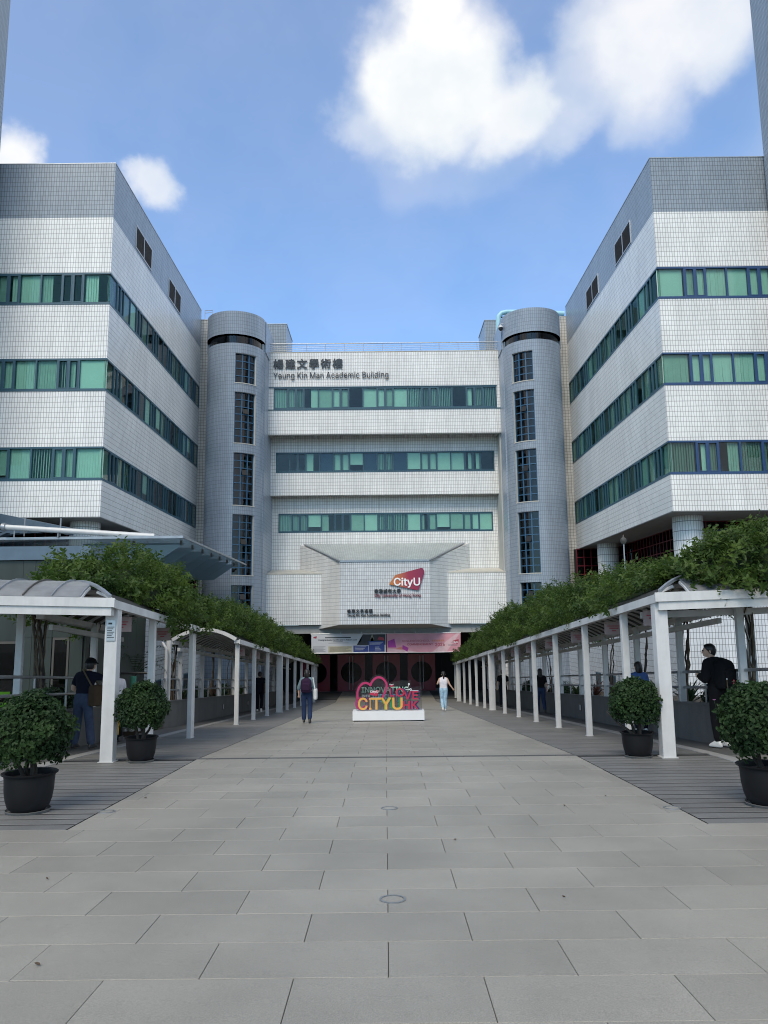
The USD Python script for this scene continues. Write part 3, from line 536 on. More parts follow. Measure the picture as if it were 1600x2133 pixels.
# ------------------------------------------------------------------ main block between the wings
YA, YBB, YC, YD, YE, YDOOR = 50.1, 51.5, 52.5, 50.15, 48.4, 57.6
XF = 7.95
mbk = thing("main_block", "white tiled stepped main building closing the plaza, with ribbon windows and red entrance doors", "building")
b = MB(); b.box(-XF, XF, YA, YA + .3, 17.62, 20.10); b.box(-XF, at(570, 830, YA)[0], YA, YA + .3, 16.12, 17.618); b.box(at(1035, 830, YA)[0], XF, YA, YA + .3, 16.12, 17.618)
b.box(-XF, XF, YA, YA + .3, 14.40, 16.118); b.build("upper_wall", "tile_white", mbk, tile=True)
zB = [at(803, y, YBB)[2] for y in (900, 941, 983, 1030)]; zC = [at(803, y, YC)[2] for y in (1020, 1068, 1108, 1190)]
b = MB(); b.box(-XF, XF, YBB, YBB + .3, zB[1], 14.9); b.box(-XF, at(575, 960, YBB)[0], YBB, YBB + .3, zB[2], zB[1] - .002); b.box(at(1030, 960, YBB)[0], XF, YBB, YBB + .3, zB[2], zB[1] - .002); b.box(-XF, XF, YBB, YBB + .3, zB[3], zB[2] - .002)
b.build("middle_wall", "tile_white", mbk, tile=True)
b = MB(); b.box(-XF, XF, YC, YC + .3, zC[1], 11.2); b.box(-XF, at(580, 1090, YC)[0], YC, YC + .3, zC[2], zC[1] - .002); b.box(at(1027, 1090, YC)[0], XF, YC, YC + .3, zC[2], zC[1] - .002); b.box(-XF, XF, YC, YC + .3, 4.6, zC[2] - .002)
b.build("lower_wall", "tile_white", mbk, tile=True)
# soffits with ribs
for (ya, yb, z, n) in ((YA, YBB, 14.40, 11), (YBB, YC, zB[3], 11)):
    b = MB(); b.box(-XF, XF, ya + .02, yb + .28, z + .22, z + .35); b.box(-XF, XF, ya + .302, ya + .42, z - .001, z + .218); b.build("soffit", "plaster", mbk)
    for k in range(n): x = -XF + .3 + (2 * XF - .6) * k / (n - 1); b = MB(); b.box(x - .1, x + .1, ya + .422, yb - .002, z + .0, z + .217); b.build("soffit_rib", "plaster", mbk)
W4 = [.80, .47, .47, .80] * 5
win_band(mbk, (at(570, 830, YA)[0], YA, 0), (1, 0, 0), (0, 1, 0), at(1035, 830, YA)[0] - at(570, 830, YA)[0], 16.118, 17.62, W4, "ssshcccnccccssssnhss", frame="frame_teal")
win_band(mbk, (at(575, 960, YBB)[0], YBB, 0), (1, 0, 0), (0, 1, 0), at(1030, 960, YBB)[0] - at(575, 960, YBB)[0], zB[2], zB[1] - .001, W4, "nnnhbccrbssbrccrchhn", frame="frame_teal")
win_band(mbk, (at(580, 1090, YC)[0], YC, 0), (1, 0, 0), (0, 1, 0), at(1027, 1090, YC)[0] - at(580, 1090, YC)[0], zC[2], zC[1] - .001, W4, "sssrhnnrrsssrhrrrrrr", frame="frame_teal")
b = MB()
for y, z in ((YA, 17.622), (YA, 16.06)): b.box(-7.7 if z > 17 else -XF, 7.7 if z > 17 else XF, y - .05, y - .001, z, z + .055)
b.build("window_drip", "frame_teal", mbk)
b = MB()
for z in (5.6, 9.55, 13.4): b.box(-XF, XF, YC + .31, YC + 6, z, z + .3)
b.box(-XF, XF, YC + 3, YC + 3.2, 4.6, 19.5); b.box(-XF, XF, YA + .31, YC + 6, 17.8, 18.1); b.box(-XF, XF, YA + .31, YC + 6, 15.2, 15.4); b.box(-XF, XF, YBB + .31, YC + 6, 11.6, 11.8); b.build("floor_slab", "room_wall", mbk)
for s in (-1, 1): b = MB(); b.box(s * XF, s * (XF - .12), YA + .32, YC + 6, 4.6, 19.58); b.build("party_wall", "room_wall", mbk)
b = MB(); b.box(-XF, XF, YA + .31, YA + 9, 19.6, 19.9); b.build("roof", "concrete", mbk)
b = MB(); b.box(-XF, XF, YA - .02, YA + .33, 20.102, 20.16); b.build("coping", "plaster_light", mbk)
# lower blocks with splayed sills, and the projecting porch
zD = at(550, 1197, YD)[2]; zS = at(560, 1188, YC)[2]; xPo = at(624, 1135, YC)[0]; xPi = at(708, 1170, YE)[0]; xDi = at(664, 1197, YD)[0]
zPo, zPi = at(624, 1135, YC)[2], at(708, 1171, YE)[2]; zBot = 1.76
kx = (xPo - xPi) / (YC - YE); xD = xPi + kx * (YD - YE)
for s in (-1, 1):
    b = MB(); x0, x1 = sorted((XF * s, -xD * s * -1 * -1 if False else abs(xD) * s)); b.box(x0, x1, YD, YD + .3, zBot, zD); b.build("base_wall", "tile_white", mbk, tile=True)
    b = MB(); P = [(x0, YD - .03, zD + .05), (x1, YD - .03, zD + .05), (x1, YC, zS), (x0, YC, zS)]; b.slab(*P, .08); b.build("sill", "plaster_light", mbk)
    A, B = (abs(xPi) * s, YE), (abs(xPo) * s, YC); V = [(A[0], A[1], zBot), (B[0], B[1], zBot - .55), (B[0], B[1], zPo), (A[0], A[1], zPi)]
    if s > 0: V = [V[0], V[3], V[2], V[1]]; V = [V[0], V[3], V[2], V[1]]
    b = MB(); q = V if s > 0 else [V[1], V[0], V[3], V[2]]; b.slab(*q, .25); b.build("porch_side_wall", "tile_white", mbk, tile=True)
    b = MB(); b.beam((abs(xPi) * s, YE - .02, zPi + .06), (abs(xPo) * s * .93, YC - .1, zPo + .0), .22, .07); b.build("gutter", "galvanised", mbk)
b = MB(); b.box(xPi, -xPi, YE, YE + .3, zBot, zPi); b.build("porch_front", "tile_podium", mbk, tile=True)
b = MB(); b.box(xPi, -xPi, YE - .06, YE + .1, zPi + .002, zPi + .12); b.build("gutter", "galvanised", mbk)
b = MB(); b.slab((xPi - .1, YE + .15, zPi + .1), (-xPi + .1, YE + .15, zPi + .1), (-xPo * .93, YC - .05, zPo + .04), (xPo * .93, YC - .05, zPo + .04), .05); b.build("porch_roof", "tile_porch_roof", mbk, tile=True)
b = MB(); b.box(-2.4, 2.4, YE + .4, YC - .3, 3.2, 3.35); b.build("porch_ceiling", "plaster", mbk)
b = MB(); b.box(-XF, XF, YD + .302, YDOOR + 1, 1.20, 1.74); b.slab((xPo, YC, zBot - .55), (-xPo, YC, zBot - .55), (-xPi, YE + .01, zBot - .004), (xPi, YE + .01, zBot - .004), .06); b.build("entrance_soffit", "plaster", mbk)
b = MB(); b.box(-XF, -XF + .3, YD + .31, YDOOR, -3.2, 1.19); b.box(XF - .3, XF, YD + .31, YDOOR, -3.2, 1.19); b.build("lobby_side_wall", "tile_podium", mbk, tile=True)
# entrance: red wall with round windows shared by each pair of doors
zf = g(G(YDOOR)); cx = [at(640 + x / 4.848, 1400, YDOOR)[0] for x in (92, 445, 800, 1155)]; zc = at(800, 1300 + 487 / 4.848, YDOOR)[2]
zt = at(800, 1363, YDOOR)[2]
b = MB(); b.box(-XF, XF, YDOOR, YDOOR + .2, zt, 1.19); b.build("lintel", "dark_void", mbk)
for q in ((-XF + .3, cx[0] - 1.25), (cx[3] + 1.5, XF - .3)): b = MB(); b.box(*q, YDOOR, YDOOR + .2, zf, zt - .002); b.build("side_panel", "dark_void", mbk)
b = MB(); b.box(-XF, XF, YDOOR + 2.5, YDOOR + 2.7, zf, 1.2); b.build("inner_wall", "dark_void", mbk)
for i, c in enumerate(cx):
    for sd in (-1, 1):
        w = 1.0; r = .76; pl = Polygon([(0, 0), (w, 0), (w, zt - zf - .01), (0, zt - zf - .01)]).difference(Point(0, zc - zf).buffer(r, 24))
        m_ = trimesh.creation.extrude_polygon(pl, .06, engine="earcut"); v = np.array(m_.vertices)
        V = np.stack([c + sd * (.012 + v[:, 0]), YDOOR + .06 - v[:, 2], zf + .005 + v[:, 1]], 1); F = m_.faces if sd > 0 else m_.faces[:, ::-1]
        d = part("door", (V, F), "door_red", mbk)
        gl = trimesh.creation.extrude_polygon(Polygon([(.012, 0 - r), (r, -r), (r, r), (.012, r)]).intersection(Point(0, 0).buffer(r - .004, 24)), .01, engine="earcut"); v = np.array(gl.vertices)
        part("round_pane", (np.stack([c + sd * v[:, 0], YDOOR + .035 - v[:, 2], zc + v[:, 1]], 1), gl.faces if sd > 0 else gl.faces[:, ::-1]), "glass_door", d)
        h = MB(); x = c + sd * .12; h.tube([(x, YDOOR - .08, zf + .12), (x, YDOOR - .08, zt - .1)], .03, 8)
        for z in (zf + .3, zc, zt - .3): h.tube([(x, YDOOR - .08, z), (x, YDOOR + .01, z)], .014, 6)
        if i > 0: h.build("handle", "white_pipe", d)
    if i < 3:
        a, e = c + 1.016, cx[i+1] - 1.016
        p = MB(); p.box(a, e, YDOOR + .03, YDOOR + .05, zf, zt - .01); p.build("side_light", "glass_door", mbk)

# roof railing and plant rooms
rl = thing("roof_railing", "thin pale railing along the roof edge of the main building", "railing", (0, YA + .15, 20.16))
for z, r in ((.62, .035), (.45, .014), (.32, .014), (.18, .014)): b = MB(); b.tube([(-XF + .1, 0, z), (XF - .1, 0, z)], r, 8); b.build("rail", "alu", rl)
for k in range(13): b = MB(); x = -XF + .2 + (2 * XF - .4) * k / 12; b.tube([(x, 0, 0), (x, 0, .6)], .018, 6); b.build("baluster", "alu", rl)
for (xa, xb, yt, lab) in ((555, 597, 676, "grey tiled plant room on the roof right of the left stair tower"), (1010, 1048, 668, "grey tiled roof plant room behind the pale blue pipe, left of right stair tower")):
    Yp = 53.; t = thing("plant_room", lab, "building"); x0, x1 = at(xa, 690, Yp)[0], at(xb, 690, Yp)[0]; z1 = at(xa, yt, Yp)[2]
    b = MB(); b.box(min(x0, -9.) if x0 < 0 else x0, x1 if x0 < 0 else 9., Yp, Yp + 3.4, 19.9, z1); b.build("wall", "tile_grey", t, tile=True); b = MB(); b.box(min(x0, -9.) - .03 if x0 < 0 else x0 - .03, (x1 if x0 < 0 else 9.) + .03, Yp - .03, Yp + 3.43, z1 + .002, z1 + .06); b.build("coping", "galvanised", t)

# ------------------------------------------------------------------ round stair towers
def tower(s, cxp, ztop, slit, groups, label):
    R, CY = 1.84, 48.5; CX = at(cxp, 850, CY)[0]
    t = thing("stair_tower", label, "building"); a0w, a1w = (.16, .95)                    # window sector, measured from the axis to the camera towards the plaza middle
    th = lambda a: (CX - s * R * math.sin(a), CY - R * math.cos(a))
    pt = lambda a, r, z: (CX - s * r * math.sin(a), CY - r * math.cos(a), z)
    da = PI / 60
    def shell(name, a0, a1, z0, z1, r=R, m="tile_tower"):
        n = max(2, int(round((a1 - a0) / da))); V, F, U, N = [], [], [], []
        for k in range(n + 1):
            a = a0 + (a1 - a0) * k / n
            for z in (z0, z1): V.append(pt(a, r, z)); U.append((a * R + 100, z + 100))
        for k in range(n):
            i = 2 * k; f = [(i, i+2, i+3), (i, i+3, i+1)]; F += f if s < 0 else [q[::-1] for q in f]
        F = [q[::-1] for q in F] if False else F
        return V, F, U
    def build(name, pieces, m="tile_tower"):
        V, F, U = [], [], []
        for v, f, u in pieces: k = len(V); V += v; F += [tuple(i + k for i in q) for q in f]; U += u
        return part(name, (np.array(V), np.array(F)), m, t, True, None, np.array(U))
    H = PI / 2; zs = [(at(cxp + 26 * -s, b_, CY - 1.5)[2], at(cxp + 26 * -s, a_, CY - 1.5)[2]) for a_, b_ in groups]
    sl0, sl1 = slit; base = -3.4
    pcs = [shell("", -H, a0w, base, sl0), shell("", a1w, H, base, sl0)]
    cuts = [base] + [z for q in reversed(zs) for z in q] + [sl0]
    for a, c in zip(cuts[::2], cuts[1::2]): pcs.append(shell("", a0w, a1w, a, c))
    build("shaft", pcs); build("cap", [shell("", -H, H, sl1, ztop, R + .05)])
    b = MB()                                                                             # straight flanks back to the facade, cap lid, ledges
    for q in (-1, 1): x = CX + q * R; b.box(x - .06, x + .06, CY, 53.5, base, sl0) ; b.box(x - .06 - .05 * (q < 0), x + .06 + .05 * (q > 0), CY, 52, sl0, ztop)
    b.build("flank", "tile_tower", t, tile=True)
    def disc(z, r, name, m, flip):
        b = MB(); n = 40; V = [(CX, CY + .0, z)] + [pt(-H + PI * k / n, r, z) for k in range(n + 1)]; F = [(0, k + 1, k + 2) for k in range(n)]
        b.add(V, F + [f[::-1] for f in F]); b.build(name, m, t)
    disc(sl1, R + .05, "cap_underside", "plaster", 0); disc(sl0, R, "ledge", "plaster", 0); disc(ztop - .02, R + .05, "cap_roof", "concrete", 0)
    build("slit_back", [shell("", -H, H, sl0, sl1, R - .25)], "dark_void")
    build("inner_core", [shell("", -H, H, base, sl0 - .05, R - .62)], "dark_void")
    k2 = 9
    for k in range(k2):
        a = -H + PI * k / k2; p = MB(); n = 4
        for j in range(n):
            u, v_ = a + PI / k2 * (j + .06) / n, a + PI / k2 * (j + .94 if j == n - 1 else j + 1) / n; p.slab(pt(u, R - .12, sl0 + .02), pt(v_, R - .12, sl0 + .02), pt(v_, R - .12, sl1 - .02), pt(u, R - .12, sl1 - .02), .01)
        p.build("slit_pane", "glass_dark", t)
    ri = R - .16
    for (z0, z1), nr in zip(zs, (4, 7, 7, 8, 5)):
        rv = MB()                                                                         # reveals
        for k in range(8):
            u, w = a0w + (a1w - a0w) * k / 8, a0w + (a1w - a0w) * (k + 1) / 8
            for z, fl in ((z0, 0), (z1, 1)):
                rv.quad(pt(u, R, z), pt(w, R, z), pt(w, ri - .1, z), pt(u, ri - .1, z))
        for a in (a0w, a1w): rv.quad(pt(a, R, z0), pt(a, ri - .1, z0), pt(a, ri - .1, z1), pt(a, R, z1))
        rv.build("window_reveal", "plaster_light", t)
        fr = MB()
        for k in range(4):
            a = a0w + (a1w - a0w) * k / 3; fr.beam(pt(a, ri, z0), pt(a, ri, z1), .07, .07, up=(pt(a, 1, 0)[0] - CX, pt(a, 1, 0)[1] - CY, 0))
        for j in range(nr + 1):
            z = z0 + (z1 - z0) * j / nr
            for k in range(6): u, w = a0w + (a1w - a0w) * k / 6, a0w + (a1w - a0w) * (k + 1) / 6; fr.beam(pt(u, ri - .004, z), pt(w, ri - .004, z), .06, .05)
        fr = fr.build("window", "frame_tower", t)
        for k in range(3):
            for j in range(nr):
                za, zb_ = z0 + (z1 - z0) * j / nr + .026, z0 + (z1 - z0) * (j + 1) / nr - .026; p = MB()
                u0, u1 = a0w + (a1w - a0w) * k / 3 + .022, a0w + (a1w - a0w) * (k + 1) / 3 - .022; mid = (u0 + u1) / 2
                if k == 1 and j == nr // 2 + (nr % 2) and nr > 4:                              # one vent stands open
                    d = np.array(pt(mid, 1, 0)) - np.array([CX, CY, 0]); o = d * .22
                    p.slab(np.array(pt(u0, ri - .03, za)) + o, np.array(pt(u1, ri - .03, za)) + o, pt(u1, ri - .03, zb_), pt(u0, ri - .03, zb_), .02)
                else:
                    for a, c in ((u0, mid), (mid, u1)): p.slab(pt(a, ri - .03, za), pt(c, ri - .03, za), pt(c, ri - .03, zb_), pt(a, ri - .03, zb_), .008)
                p.build("pane", "glass_dark", fr)
        sl = MB()
        for k in range(8):
            u, w = a0w - .02 + (a1w - a0w + .04) * k / 8, a0w - .02 + (a1w - a0w + .04) * (k + 1) / 8
            sl.hexa([pt(a, r, z) for a in (u, w) for r in (ri - .05, R + .03) for z in (z0 - .05, z0 + .002)])
        sl.build("sill", "plaster_light", t)
    return t, CX, CY, R
L_GR = [(738, 799), (818, 924), (944, 1053), (1072, 1198), (1219, 1296)]; R_GR = [(733, 794), (813, 919), (936, 1045), (1066, 1194), (1213, 1290)]
zt_ = at(490, 648, 46.7)[2]
tower(-1, 490.5, zt_, (at(490, 714, 46.7)[2], at(490, 696, 46.7)[2]), L_GR, "round grey tiled stair tower left of the main building, half behind the glass canopy")
tower(1, 1111.5, at(1111, 641, 46.7)[2], (at(1111, 706, 46.7)[2], at(1111, 690, 46.7)[2]), R_GR, "round grey tiled stair tower right of the main building, pale blue pipe on top")
for s, (xa, xb), yt, lab in ((-1, (409, 434), 668, "narrow white tiled pier between left wing and round stair tower"), (1, (1168, 1196), 661, "narrow white tiled pier between right wing and round stair tower")):
    t = thing("tiled_pier", lab, "pier"); x0, x1 = at(xa, 850, 50.)[0], at(xb, 850, 50.)[0]; z1 = at(xa, yt, 50.)[2]
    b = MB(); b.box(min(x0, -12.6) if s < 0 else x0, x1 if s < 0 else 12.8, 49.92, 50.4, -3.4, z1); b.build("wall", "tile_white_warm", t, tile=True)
    b = MB(); b.box((min(x0, -12.6) if s < 0 else x0) - .02, (x1 if s < 0 else 12.8) + .02, 49.9, 50.42, z1 + .002, z1 + .05); b.build("coping", "plaster_light", t)
# tall shafts at the outer ends of the wings
for s, xp, lab in ((-1, 11, "tall grey tiled tower cut off by the left edge of the picture"), (1, 1576, "tall grey tiled tower cut off by the right edge of the picture")):
    X0 = at(xp, 160, 32.8)[0]; t = thing("lift_tower", lab, "building"); b = MB(); b.box(X0, X0 + 7 * s, 29.4, 32.8, 9.6, 42.); b.build("wall", "tile_grey", t, tile=True)
    b = MB(); b.box(X0 + .5 * s, X0 + 6 * s, 29.6, 32.7, -1., 9.59); b.build("base", "tile_grey", t, tile=True)

# ------------------------------------------------------------------ covered walkways
def ztop(Y): return 2.07 - .0752 * (Y - 13.49)
CH, RISE, XO = 1.95, .31, 4.58           # span and rise of the barrel roof, line of the front posts
arch = lambda q: RISE * (1 - (2 * q - 1) ** 2)       # q from 0 (front) to 1 (back)
def post(t, s, x, y, w, d, z0, z1, name="post"):
    b = MB(); b.beam((s * x, y, z0), (s * x, y, z1), d, w, up=(1, 0, 0), ch=.006); p = b.build(name, "white_paint", t)
    b = MB(); b.box(s * x - w * .62, s * x + w * .62, y - d * .62, y + d * .62, z0, z0 + .012); b.build("base_plate", "white_paint", p); return p
def walkway(s, label, ya, yb, fposts, rposts, arm=None, mitre=False):
    t = thing("covered_walkway", label, "walkway canopy")
    zr = lambda y: ztop(y)
    for (y, w, d) in fposts: post(t, s, XO + .0, y, w, d, g(G(y)) + .0, zr(y) - .10)
    for (y, w, d) in rposts: post(t, s, 6.43, y, w, d, g(G(y)) + .75, zr(y) - .06)
    # fascia beams (a step in the middle of the face) and gutter
    b = MB(); e = 0 if mitre else 0
    def fb(x0, x1, y0, y1, zlo, zhi): b.hexa([(x, y, zr(y) + z) for x in sorted((s * x0, s * x1)) for y in (y0, y1) for z in (zlo, zhi)])
    fb(XO - .12, XO - .09, ya, yb, -.135, .0); fb(XO - .088, XO + .06, ya, yb, -.115, -.02)
    b.build("front_beam", "white_paint", t)
    b = MB(); fb(XO + CH - .06, XO + CH + .1, ya + (CH if mitre else 0), yb, -.13, -.01); b.build("back_beam", "white_paint", t)
    b = MB(); fb(XO + 1.72, XO + 1.80, ya + (CH if mitre else 0), yb, -.34, -.24); b.build("tie_beam", "white_paint", t)
    qn = 10; qs = np.linspace(0, 1, qn + 1)
    n = int((yb - ya) / .52); ys = np.linspace(ya + .03, yb - .03, n + 1)
    for i, y in enumerate(ys):
        q0 = 0.
        qq = [q for q in qs if not mitre or y >= 12.86 + q * CH - .02]
        if len(qq) < 2: continue
        b = MB()
        for a, c in zip(qq[:-1], qq[1:]):
            P = [(s * (XO + CH * q), y, zr(y) + arch(q)) for q in (a, c)]; b.beam(P[0], P[1], .045, .06, up=(0, 1, 0))
        b.build("rib", "white_paint", t)
        if i < n:
            b = MB(); y2 = ys[i + 1]; ym = lambda q: 12.86 + q * CH if mitre else -9.
            for a, c in zip(qs[:-1], qs[1:]):
                if y2 - .003 <= ym(a): continue
                lo_, hi_ = (lambda q: max(y + .003, ym(q))), (lambda q: max(y2 - .003, ym(q)))
                P = [(s * (XO + CH * q), yy(q), zr(yy(q)) + arch(q) + .04) for q, yy in ((a, lo_), (c, lo_), (c, hi_), (a, hi_))]
                b.slab(*(P if s < 0 else P[::-1]), -.008)
            if b.v: b.build("roof_sheet", "poly_clear", t)
    if not mitre:
        b = MB()
        for a, c in zip(qs[:-1], qs[1:]): b.beam((s * (XO + CH * a), ya - .03, zr(ya) + arch(a)), (s * (XO + CH * c), ya - .03, zr(ya) + arch(c)), .10, .10, up=(0, 1, 0))
        b.build("end_arch", "white_paint", t)
    if arm:
        x1 = arm; Y0 = 12.86; z = ztop(12.9) + .02; b = MB()
        zz = lambda x: z + .028 * (x - XO)
        def ab(x0, x1_, y0, y1, lo, hi): b.hexa([(s * x, y, zz(x) + q) for x in ((x0, x1_) if s > 0 else (x1_, x0)) for y in (y0, y1) for q in (lo, hi)])
        ab(XO - .12, x1, Y0 - .12, Y0 - .09, -.13, .02); ab(XO - .06, x1, Y0 - .088, Y0 + .06, -.27, -.02); b.build("front_beam", "white_paint", t)
        b = MB(); ab(XO + CH, x1, Y0 + CH - .06, Y0 + CH + .1, -.13, 0); b.build("back_beam", "white_paint", t)
        if s > 0: b = MB(); ab(XO + .12, x1, Y0 + 1.35, Y0 + 1.43, -.40, -.28); b.build("tie_beam", "white_paint", t)
        xs = np.arange(XO + .02, x1, .48)
        for i, x in enumerate(xs):
            qq = [q for q in qs if x >= XO + q * CH - .03]
            if len(qq) < 2: continue
            b = MB()
            for a, c in zip(qq[:-1], qq[1:]): b.beam((s * x, Y0 + CH * a, zz(x) + arch(a)), (s * x, Y0 + CH * c, zz(x) + arch(c)), .04, .05, up=(1, 0, 0))
            b.build("rib", "white_paint", t)
            if i < len(xs) - 1:
                b = MB(); x2 = xs[i+1]; xm = lambda q: XO + q * CH
                for a, c in zip(qs[:-1], qs[1:]):
                    if x2 <= xm(a): continue
                    l0, h0 = (lambda q: max(x, xm(q))), (lambda q: max(x2, xm(q)))
                    P = [(s * u(q), Y0 + CH * q, zz(u(q)) + arch(q) + .03) for u, q in ((l0, a), (h0, a), (h0, c), (l0, c))]; b.slab(*(P if s > 0 else P[::-1]), .008)
                if b.v: b.build("roof_sheet", "poly_sheet", t)
                b = MB()
                for a, c in zip(qq[:-1], qq[1:]): b.beam((s * x, Y0 + CH * a, zz(x) + arch(a) + .045), (s * x, Y0 + CH * c, zz(x) + arch(c) + .045), .03, .018, up=(1, 0, 0))
                b.build("clamp_strip", "galvanised" if i % 3 else "louvre", t)
        b = MB()
        for a, c in zip(qs[:-1], qs[1:]): b.beam((s * (XO + CH * a), Y0 + CH * a, z + arch(a) + .05), (s * (XO + CH * c), Y0 + CH * c, z + arch(c) + .05), .05, .05, up=(s * 1., -1., 0))
        b.build("hip_rib", "galvanised", t)
        for x in (6.95, 9.9): post(t, s, x, Y0 + CH, .13, .1, g(G(14.8)), zz(x) - .05)
        for x in (9.2,): post(t, s, x, Y0, .2, .2, g(G(12.9)), zz(x) - .2)
    return t
RP = [(12.95, .21, .2)] + [(y, .125, .12) for y in (14.9, 17.85, 21.0, 24.12, 27.25, 30.4)] + [(33.9, .26, .16)] + [(y, .125, .12) for y in (36.55, 39.6, 42.65, 45.76)] + [(49.3, .26, .16), (51.6, .125, .12)]
wr = walkway(1, "long white walkway canopy along the right side, its roof buried in creeper", 12.76, 51.9, RP, [(14.1 + 2.93 * k, .13, .11) for k in range(13)], arm=12., mitre=True)
LP1 = [(13.08, .21, .2), (15.3, .12, .12), (18.42, .10, .14), (18.58, .10, .14)]
w1 = walkway(-1, "near left white walkway canopy turning out of the picture, with grey curved roof sheets", 12.76, 18.75, LP1, [(17.2, .13, .11)], arm=12., mitre=True)
LP2 = [(24.15, .125, .12), (27.25, .125, .12), (30.35, .125, .12), (33.85, .26, .16), (36.5, .125, .12), (39.55, .125, .12), (42.6, .125, .12), (45.9, .125, .12), (49.6, .26, .16), (51.7, .125, .12)]
w2 = walkway(-1, "far left white walkway canopy with open barrel vault end, leading to the red doors", 23.9, 52., LP2, [(23.15, .13, .11)] + [(24.5 + 2.93 * k, .13, .11) for k in range(9)])
# downpipe and notice on the posts
for (t, s, y) in ((w2, -1, 23.02),): b = MB(); z = ztop(y); b.tube([(s*6.60, y, z - .12), (s*6.56, y, z - .16), (s*6.44, y - .1, z - .3), (s*6.44, y - .1, g(G(y)) + .75)], .04, 8); b.build("downpipe", "white_paint", t, smooth=40)
nb = thing("notice_plate", "small grey printed notice fixed on the near left corner post", "notice", (-XO, 12.97, 1.62))
b = MB(); b.box(-.075, .075, -.008, 0, -.17, .17); b.build("plate", "alu", nb)
b = MB(); b.box(-.045, .02, -.0095, -.0081, .10, .13)
for k in range(7): b.box(-.06, .06 - (k % 3) * .02, -.0095, -.0081, .05 - k * .028, .062 - k * .028)
b.build("print", "lettering", nb)
mat("placard", (.30, .225, .215), .6, var=.12); mat("placard_red", (.28, .05, .07), .6)
def placard(s, y, label, rot=0.):
    t = thing("hanging_placard", label, "placard", (s * (XO + .24), y, ztop(y) - .12), rot, "small pink placards hanging under the walkway beams")
    b = MB(); b.box(-.19, .19, -.004, .004, -.31, -.04); b.build("board", "placard", t)
    b = MB(); b.box(-.13, .13, -.006, -.0041, -.14, -.12); b.box(-.09, .10, -.006, -.0041, -.19, -.165); b.box(-.04, .05, -.006, -.0041, -.24, -.215); b.build("print", "placard_red", t)
    b = MB()
    for x in (-.13, .13): b.tube([(x, 0, -.04), (x, 0, .06)], .003, 5)
    b.build("wire", "alu", t)
ordn = ["nearest", "second", "third", "fourth", "fifth", "sixth", "seventh", "eighth", "ninth"]
for k, y in enumerate((13.9, 16.4, 19.4, 22.6, 25.7, 28.8, 32.2, 35.3)): placard(1, y, f"{ordn[k]} small pink placard hanging under the right walkway beam" if k else "small pink placard hanging beside the near right corner post", rnd.uniform(-.1, .1))
placard(-1, 14.15, "pink placard right of the near left corner post, leaves touching its edge", .12); placard(-1, 16.8, "pink placard with red mark between the slim post and the paired posts, left", -.1)
for k, y in enumerate((25.7, 28.8, 32.)): placard(-1, y, f"{ordn[k]} pink placard hanging inside the far left vaulted walkway")

# ------------------------------------------------------------------ guard rails on the walls
def guard(s, ya, yb, label, dx=.14, h=(.3, .62)):
    t = thing("guard_rail", label, "railing"); mm = "steel_rail"
    ys = sorted({ya, yb, *[y for y in (YB1,) if ya < y < yb]})
    for z in h: b = MB(); b.tube([(s * (6.31 + dx), y, g(G(y)) + .76 + z) for y in ys], .028, 8); b.build("rail", mm, t)
    for y in np.arange(ya + .1, yb, 1.45): b = MB(); b.tube([(s * (6.31 + dx), y, g(G(y)) + .74), (s * (6.31 + dx), y, g(G(y)) + .76 + h[1])], .022, 8); b.build("upright", mm, t)
guard(1, 11.4, 48., "double steel guard rail on top of the right planter wall"); guard(-1, 22.6, 48., "double steel guard rail on the far left planter wall"); guard(-1, 11.4, 18., "double steel guard rail on the near left wall beside the man in the cap")
t = thing("gate_rail", "dark tubular gate with rounded corners closing the gap in the left wall", "gate", (-6.7, 22.35, g(G(22.35))))
b = MB(); b.tube([(0, 0, 0), (0, 0, 1.45), (-.05, 0, 1.52), (-.12, 0, 1.55), (-2.3, 0, 1.55)], .035, 8); b.build("frame", "kiosk_dark", t, smooth=40)
for z in (.55, 1.1): b = MB(); b.tube([(0, 0, z), (-2.3, 0, z)], .024, 8); b.build("rail", "steel_rail", t)

# ------------------------------------------------------------------ glass canopy, steel roof frame and pipe, left
XG = at(380, 1118, 31.)[0]; zG = at(380, 1118, 31.)[2]; Y2 = atX(512, 1172, XG)[1]
t = thing("glass_canopy", "flat blue grey glass canopy projecting under the left wing, with glass fins below", "canopy")
n = 8
for i in range(n):
    for j in range(4):
        ya, yb = 31. + (Y2 - 31.) * i / n, 31. + (Y2 - 31.) * (i + 1) / n; xa, xb = XG - 9. * j / 4, XG - 9. * (j + 1) / 4
        b = MB(); b.box(xb + .01, xa - .01, ya + .01, yb - .01, zG - .02, zG); b.build("glass_sheet", "glass_frost", t)
b = MB(); b.box(XG - 9, XG + .03, 30.94, 31., zG - .06, zG + .04); b.box(XG + .002, XG + .05, 31.002, Y2, zG - .05, zG + .03); b.build("edge_trim", "galvanised", t)
for k in range(7):
    y = 32.2 + k * 1.9
    if y > Y2 - .5: break
    b = MB(); b.slab((XG - .2, y, zG - .12), (XG - 4.5, y, zG - .12), (XG - 4.5, y, zG - 1.0), (XG - 1.5, y, zG - 1.0), .03); b.build("glass_fin", "glass_frost", t)
    b = MB(); b.box(XG - .4, XG - .32, y - .05, y + .05, zG - .2, zG - .021); b.box(XG - 2.4, XG - 2.32, y - .05, y + .05, zG - .2, zG - .021); b.build("bracket", "louvre", t)
b = MB(); b.box(XG - 9, XG - 4.6, 31.6, 31.9, zG - 1.35, zG - .3); b.box(XG - 4.9, XG - 4.6, 31.9, Y2 - 1, zG - 1.35, zG - .3); b.build("box_beam", "steel_canopy", t)
